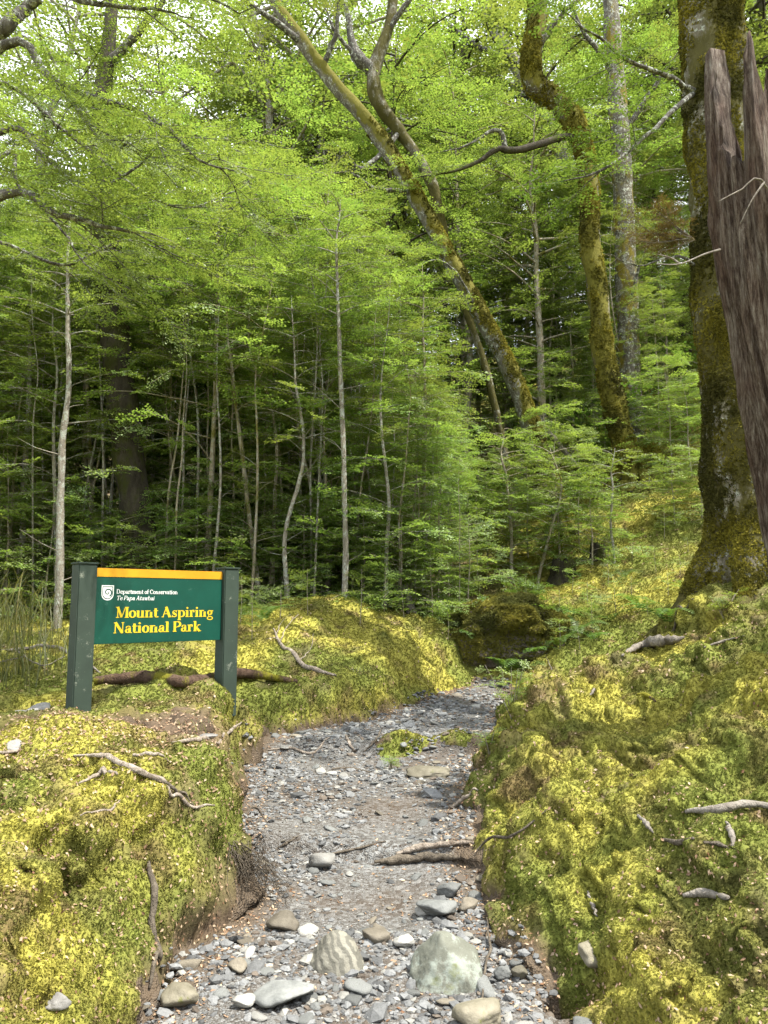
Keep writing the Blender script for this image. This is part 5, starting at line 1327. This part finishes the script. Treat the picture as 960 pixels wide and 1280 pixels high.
leafy_plant(655, 760, .55, 'dark leafy shrub crowning the root mound', 9, 'leaf_deep', L=.34)
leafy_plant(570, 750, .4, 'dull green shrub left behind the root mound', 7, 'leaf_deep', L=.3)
leafy_plant(905, 770, .25, 'little green plant against the base of the massive trunk', 5, L=.14)
def fern_mesh(seed, n, h):
    gg = rs(seed); V, F = [], []
    for i in range(n):
        a = i * 6.283 / n + gg.normal(0, .3); d = np.array([math.cos(a), math.sin(a), 0]); sd = np.array([-d[1], d[0], 0]); L = h * gg.uniform(.7, 1.2)
        for k in range(15):
            t = (k + 1) / 16; c = d * L * t * .95 + np.array([0, 0, L * (t * 1.15 - .95 * t * t)]); tg = d * .95 + np.array([0, 0, 1.15 - 1.9 * t]); tg /= np.linalg.norm(tg)
            w = L * .22 * math.sin(math.pi * min(1, t * .9 + .12)) ** .8
            for q in (-1, 1):
                e = c + sd * q * w + tg * w * .35 - np.array([0, 0, w * .2]); m = (c + e) / 2; s0 = len(V); V += [c, m + tg * L * .02, e, m - tg * L * .02]; F.append([s0, s0 + 1, s0 + 2, s0 + 3])
    return np.array(V), np.array(F)
fg = rs(860); fprot = []
for i in range(3):
    fprot.append(fern_mesh(861 + i, 9 + 2 * i, .42 + .06 * i))
fe = {}
for i, (px, py) in enumerate([(668,822),(700,808),(655,838),(604,818),(585,806),(720,792),(742,800),(560,778),(690,775),(765,776),(800,762),(835,780),(735,768),(530,768),(630,842),(860,742),(780,722),(712,722),(300,770),(330,775),(240,778)]):
    p = G(px, py); v = i % 3; sc = fg.uniform(.7, 1.15); reg = 'in the hollow around the root mound' if 500 < px < 760 and py > 770 else ('on the open mossy slope' if px > 500 else 'at the thicket edge right of the sign')
    if v in fe:
        o = fe[v].copy(); C.objects.link(o)
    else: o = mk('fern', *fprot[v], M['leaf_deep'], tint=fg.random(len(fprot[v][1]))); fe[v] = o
    o.location = p; o.rotation_euler = (fg.normal(0, .15), fg.normal(0, .15), fg.random() * 6.28); o.scale = (sc, sc, sc)
    tag(o, 'small green fern with arching fronds ' + reg, 'fern', 'ferns ' + reg)
# arching grass
def tussock(x, y, n, h, label, seed, spread=.25, name='grass_tussock', wd=.006):
    gg = rs(seed); V, F = [], []
    for i in range(n):
        a = gg.random() * 6.28; o = np.array([gg.normal(0, spread * .45), gg.normal(0, spread * .45), 0]); hh = h * gg.uniform(.5, 1.15); out = gg.uniform(.25, .75) * hh; s0 = len(V)
        d = np.array([math.cos(a), math.sin(a), 0]); w = np.array([-d[1], d[0], 0]) * wd
        for k in range(6):
            t = k / 5; c = o + d * out * t ** 1.6 + np.array([0, 0, hh * (t * 1.25 - .45 * t * t)]) - [0, 0, .04]; ww = w * (1 - t * .85); V += [c - ww, c + ww]
        for k in range(5): F.append([s0 + 2 * k, s0 + 2 * k + 1, s0 + 2 * k + 3, s0 + 2 * k + 2])
    t = np.repeat(gg.random(n), 5)
    return tag(mk(name, np.array(V), np.array(F), M['grass'], tint=t, loc=(x, y, gz(x, y))), label, 'grass')
for i, (px, d, n, h, lab) in enumerate([(20,7.6,150,.95,'tall arching grass tussock left of the sign at the picture edge'),(58,7.9,130,.8,'grass tussock close behind the left sign post'),(-30,7.4,140,1.0,'grass tussock partly cut off by the left edge'),
      (40,9.2,130,1.0,'taller dull tussock behind the pale dead branch'),(5,10.2,120,1.1,'farthest tussock beneath the left saplings')]):
    tussock(X(px, d), d, int(n * .55), h, lab, 800 + i, .5)
for i, (px, py, n, h, lab) in enumerate([(445,840,60,.22,'short green grass tuft on the verge above the path'),(243,905,50,.1,'tiny bright grass tuft on bare soil before the sign'),(180,890,60,.1,'low tuft at the moss edge between the sign posts')]):
    p = G(px, py); tussock(p[0], p[1], n, h, lab, 820 + i, .15, wd=.003)

def mound():
    gg = rs(850); b = P(634, 812, 11.3); b[2] = Hm(b[0], b[1]); V, F = ico(5); v = V.copy()
    k = 1 + .22 * fbm(v[:, 0] * 1.6, v[:, 1] * 1.6, v[:, 2] * 1.6, 5, 4) + .06 * fbm(v[:, 0] * 8, v[:, 1] * 8, v[:, 2] * 8, 6, 2)
    v = v * k[:, None] * [.82, .6, .52]; hole = np.exp(-((v[:, 0] - .1) / .38) ** 2 - ((v[:, 2] + .02) / .17) ** 2) * (v[:, 1] < 0); v[:, 1] += .2 * hole; v[:, 2] += .14
    e = empty('root_mound', b, 0, 'dark mossy root mound with a shaded hollow beyond the bend of the path', 'mound')
    mk('soil', v, F, M['root_dark'], e, smooth=True)
    F4 = np.hstack([F, F[:, 2:3]]); c = v[F].mean(1); w = np.clip(c[:, 2] * 2.2 + .6 + .5 * fbm(c[:, 0] * 4, c[:, 1] * 4, c[:, 2] * 4, 7, 2), 0, 1) * (1 - .5 * hole[F].mean(1))
    kk, pos, nn = face_samples(v, F4, w, 20000, gg); nn = np.where((nn * (pos - [0, 0, .1])).sum(1)[:, None] < 0, -nn, nn)
    Vv, Ff, idx = scatter(MT, pos, frames(nn, gg, .4), .032 * gg.uniform(.6, 1.5, len(pos)), gg)
    q = np.clip(fbm(pos[:, 0] * 3, pos[:, 1] * 3, pos[:, 2] * 3, 8, 2) * .7 + .4, 0, 1)[:, None]
    mk('moss', Vv, Ff, M['moss'], e, col=(np.array([[.09, .095, .025]]) * (1 - q) + np.array([[.24, .22, .04]]) * q)[idx])
mound()
# moss hanging around left post foot and dark rootlets under the left bank
def rootlets():
    gg = rs(840); V, parts = [], []
    b = G(315, 1110)
    for k in range(90):
        p0 = G(gg.uniform(285, 330), gg.uniform(1050, 1085)); p1 = G(gg.uniform(290, 370), gg.uniform(1090, 1140)); m = (p0 + p1) / 2 + gg.normal(0, .02, 3) + np.array([.02, -.02, .02])
        parts.append(tube([p0 - b, m - b, p1 - b + [0, 0, .01]], [.0022, .001], 3, 8, cap=False))
    o = mktube('rootlets', parts, M['root_dark']); o.location = b
    tag(o, 'mat of fine bare rootlets hanging under the left bank onto the path', 'roots', kind='stuff')
rootlets()

# ------------------------------------------------------------------ light, sky, camera
w = bpy.data.worlds.new('World'); scene.world = w; w.use_nodes = True
nt = w.node_tree; bg = nt.nodes['Background']; sky = nt.nodes.new('ShaderNodeTexSky'); sky.sky_type = 'NISHITA'; sky.sun_disc = False
tosun = Vector((.38, -.16, .91)).normalized()
el = math.asin(tosun.z); sky.sun_elevation = el; sky.sun_rotation = math.atan2(tosun.x, tosun.y)
sky.air_density = 1.0; sky.dust_density = 2.0
tc = nt.nodes.new('ShaderNodeTexCoord'); cn = nt.nodes.new('ShaderNodeTexNoise'); cn.inputs['Scale'].default_value = 2.2; cn.inputs['Detail'].default_value = 6
nt.links.new(tc.outputs['Generated'], cn.inputs['Vector'])
cr = nt.nodes.new('ShaderNodeValToRGB'); cr.color_ramp.elements[0].position = .36; cr.color_ramp.elements[1].position = .52; nt.links.new(cn.outputs[0], cr.inputs[0])
mx = nt.nodes.new('ShaderNodeMix'); mx.data_type = 'RGBA'; nt.links.new(cr.outputs[0], mx.inputs[0]); nt.links.new(sky.outputs[0], mx.inputs[6]); mx.inputs[7].default_value = (6.0, 6.2, 6.5, 1)
nt.links.new(mx.outputs[2], bg.inputs[0]); bg.inputs[1].default_value = .15
sl = bpy.data.lights.new('sun', 'SUN'); sl.energy = 4.2; sl.angle = R(.6); sl.color = (1, .95, .86)
so = bpy.data.objects.new('sun', sl); C.objects.link(so); so.rotation_euler = tosun.to_track_quat('Z', 'Y').to_euler(); so.location = (0, 0, 30)
cam = bpy.data.cameras.new('camera'); co = bpy.data.objects.new('camera', cam); C.objects.link(co); scene.camera = co
cam.sensor_fit = 'VERTICAL'; cam.angle = 2 * math.atan(640 / FPX); cam.clip_end = 500; cam.clip_start = .05
co.location = (0, 0, ZC); co.rotation_euler = (math.pi / 2 + PITCH, 0, 0)
vs = scene.view_settings; vs.view_transform = 'Standard'; vs.look = 'None'; vs.gamma = 1; vs.use_curve_mapping = False; vs.exposure = 1.4
cy = scene.cycles
cy.use_denoising = True; cy.max_bounces = 7; cy.diffuse_bounces = 4; cy.transmission_bounces = 5; cy.glossy_bounces = 2; cy.caustics_reflective = False; cy.caustics_refractive = False
cy.use_adaptive_sampling = True; cy.adaptive_threshold = .02
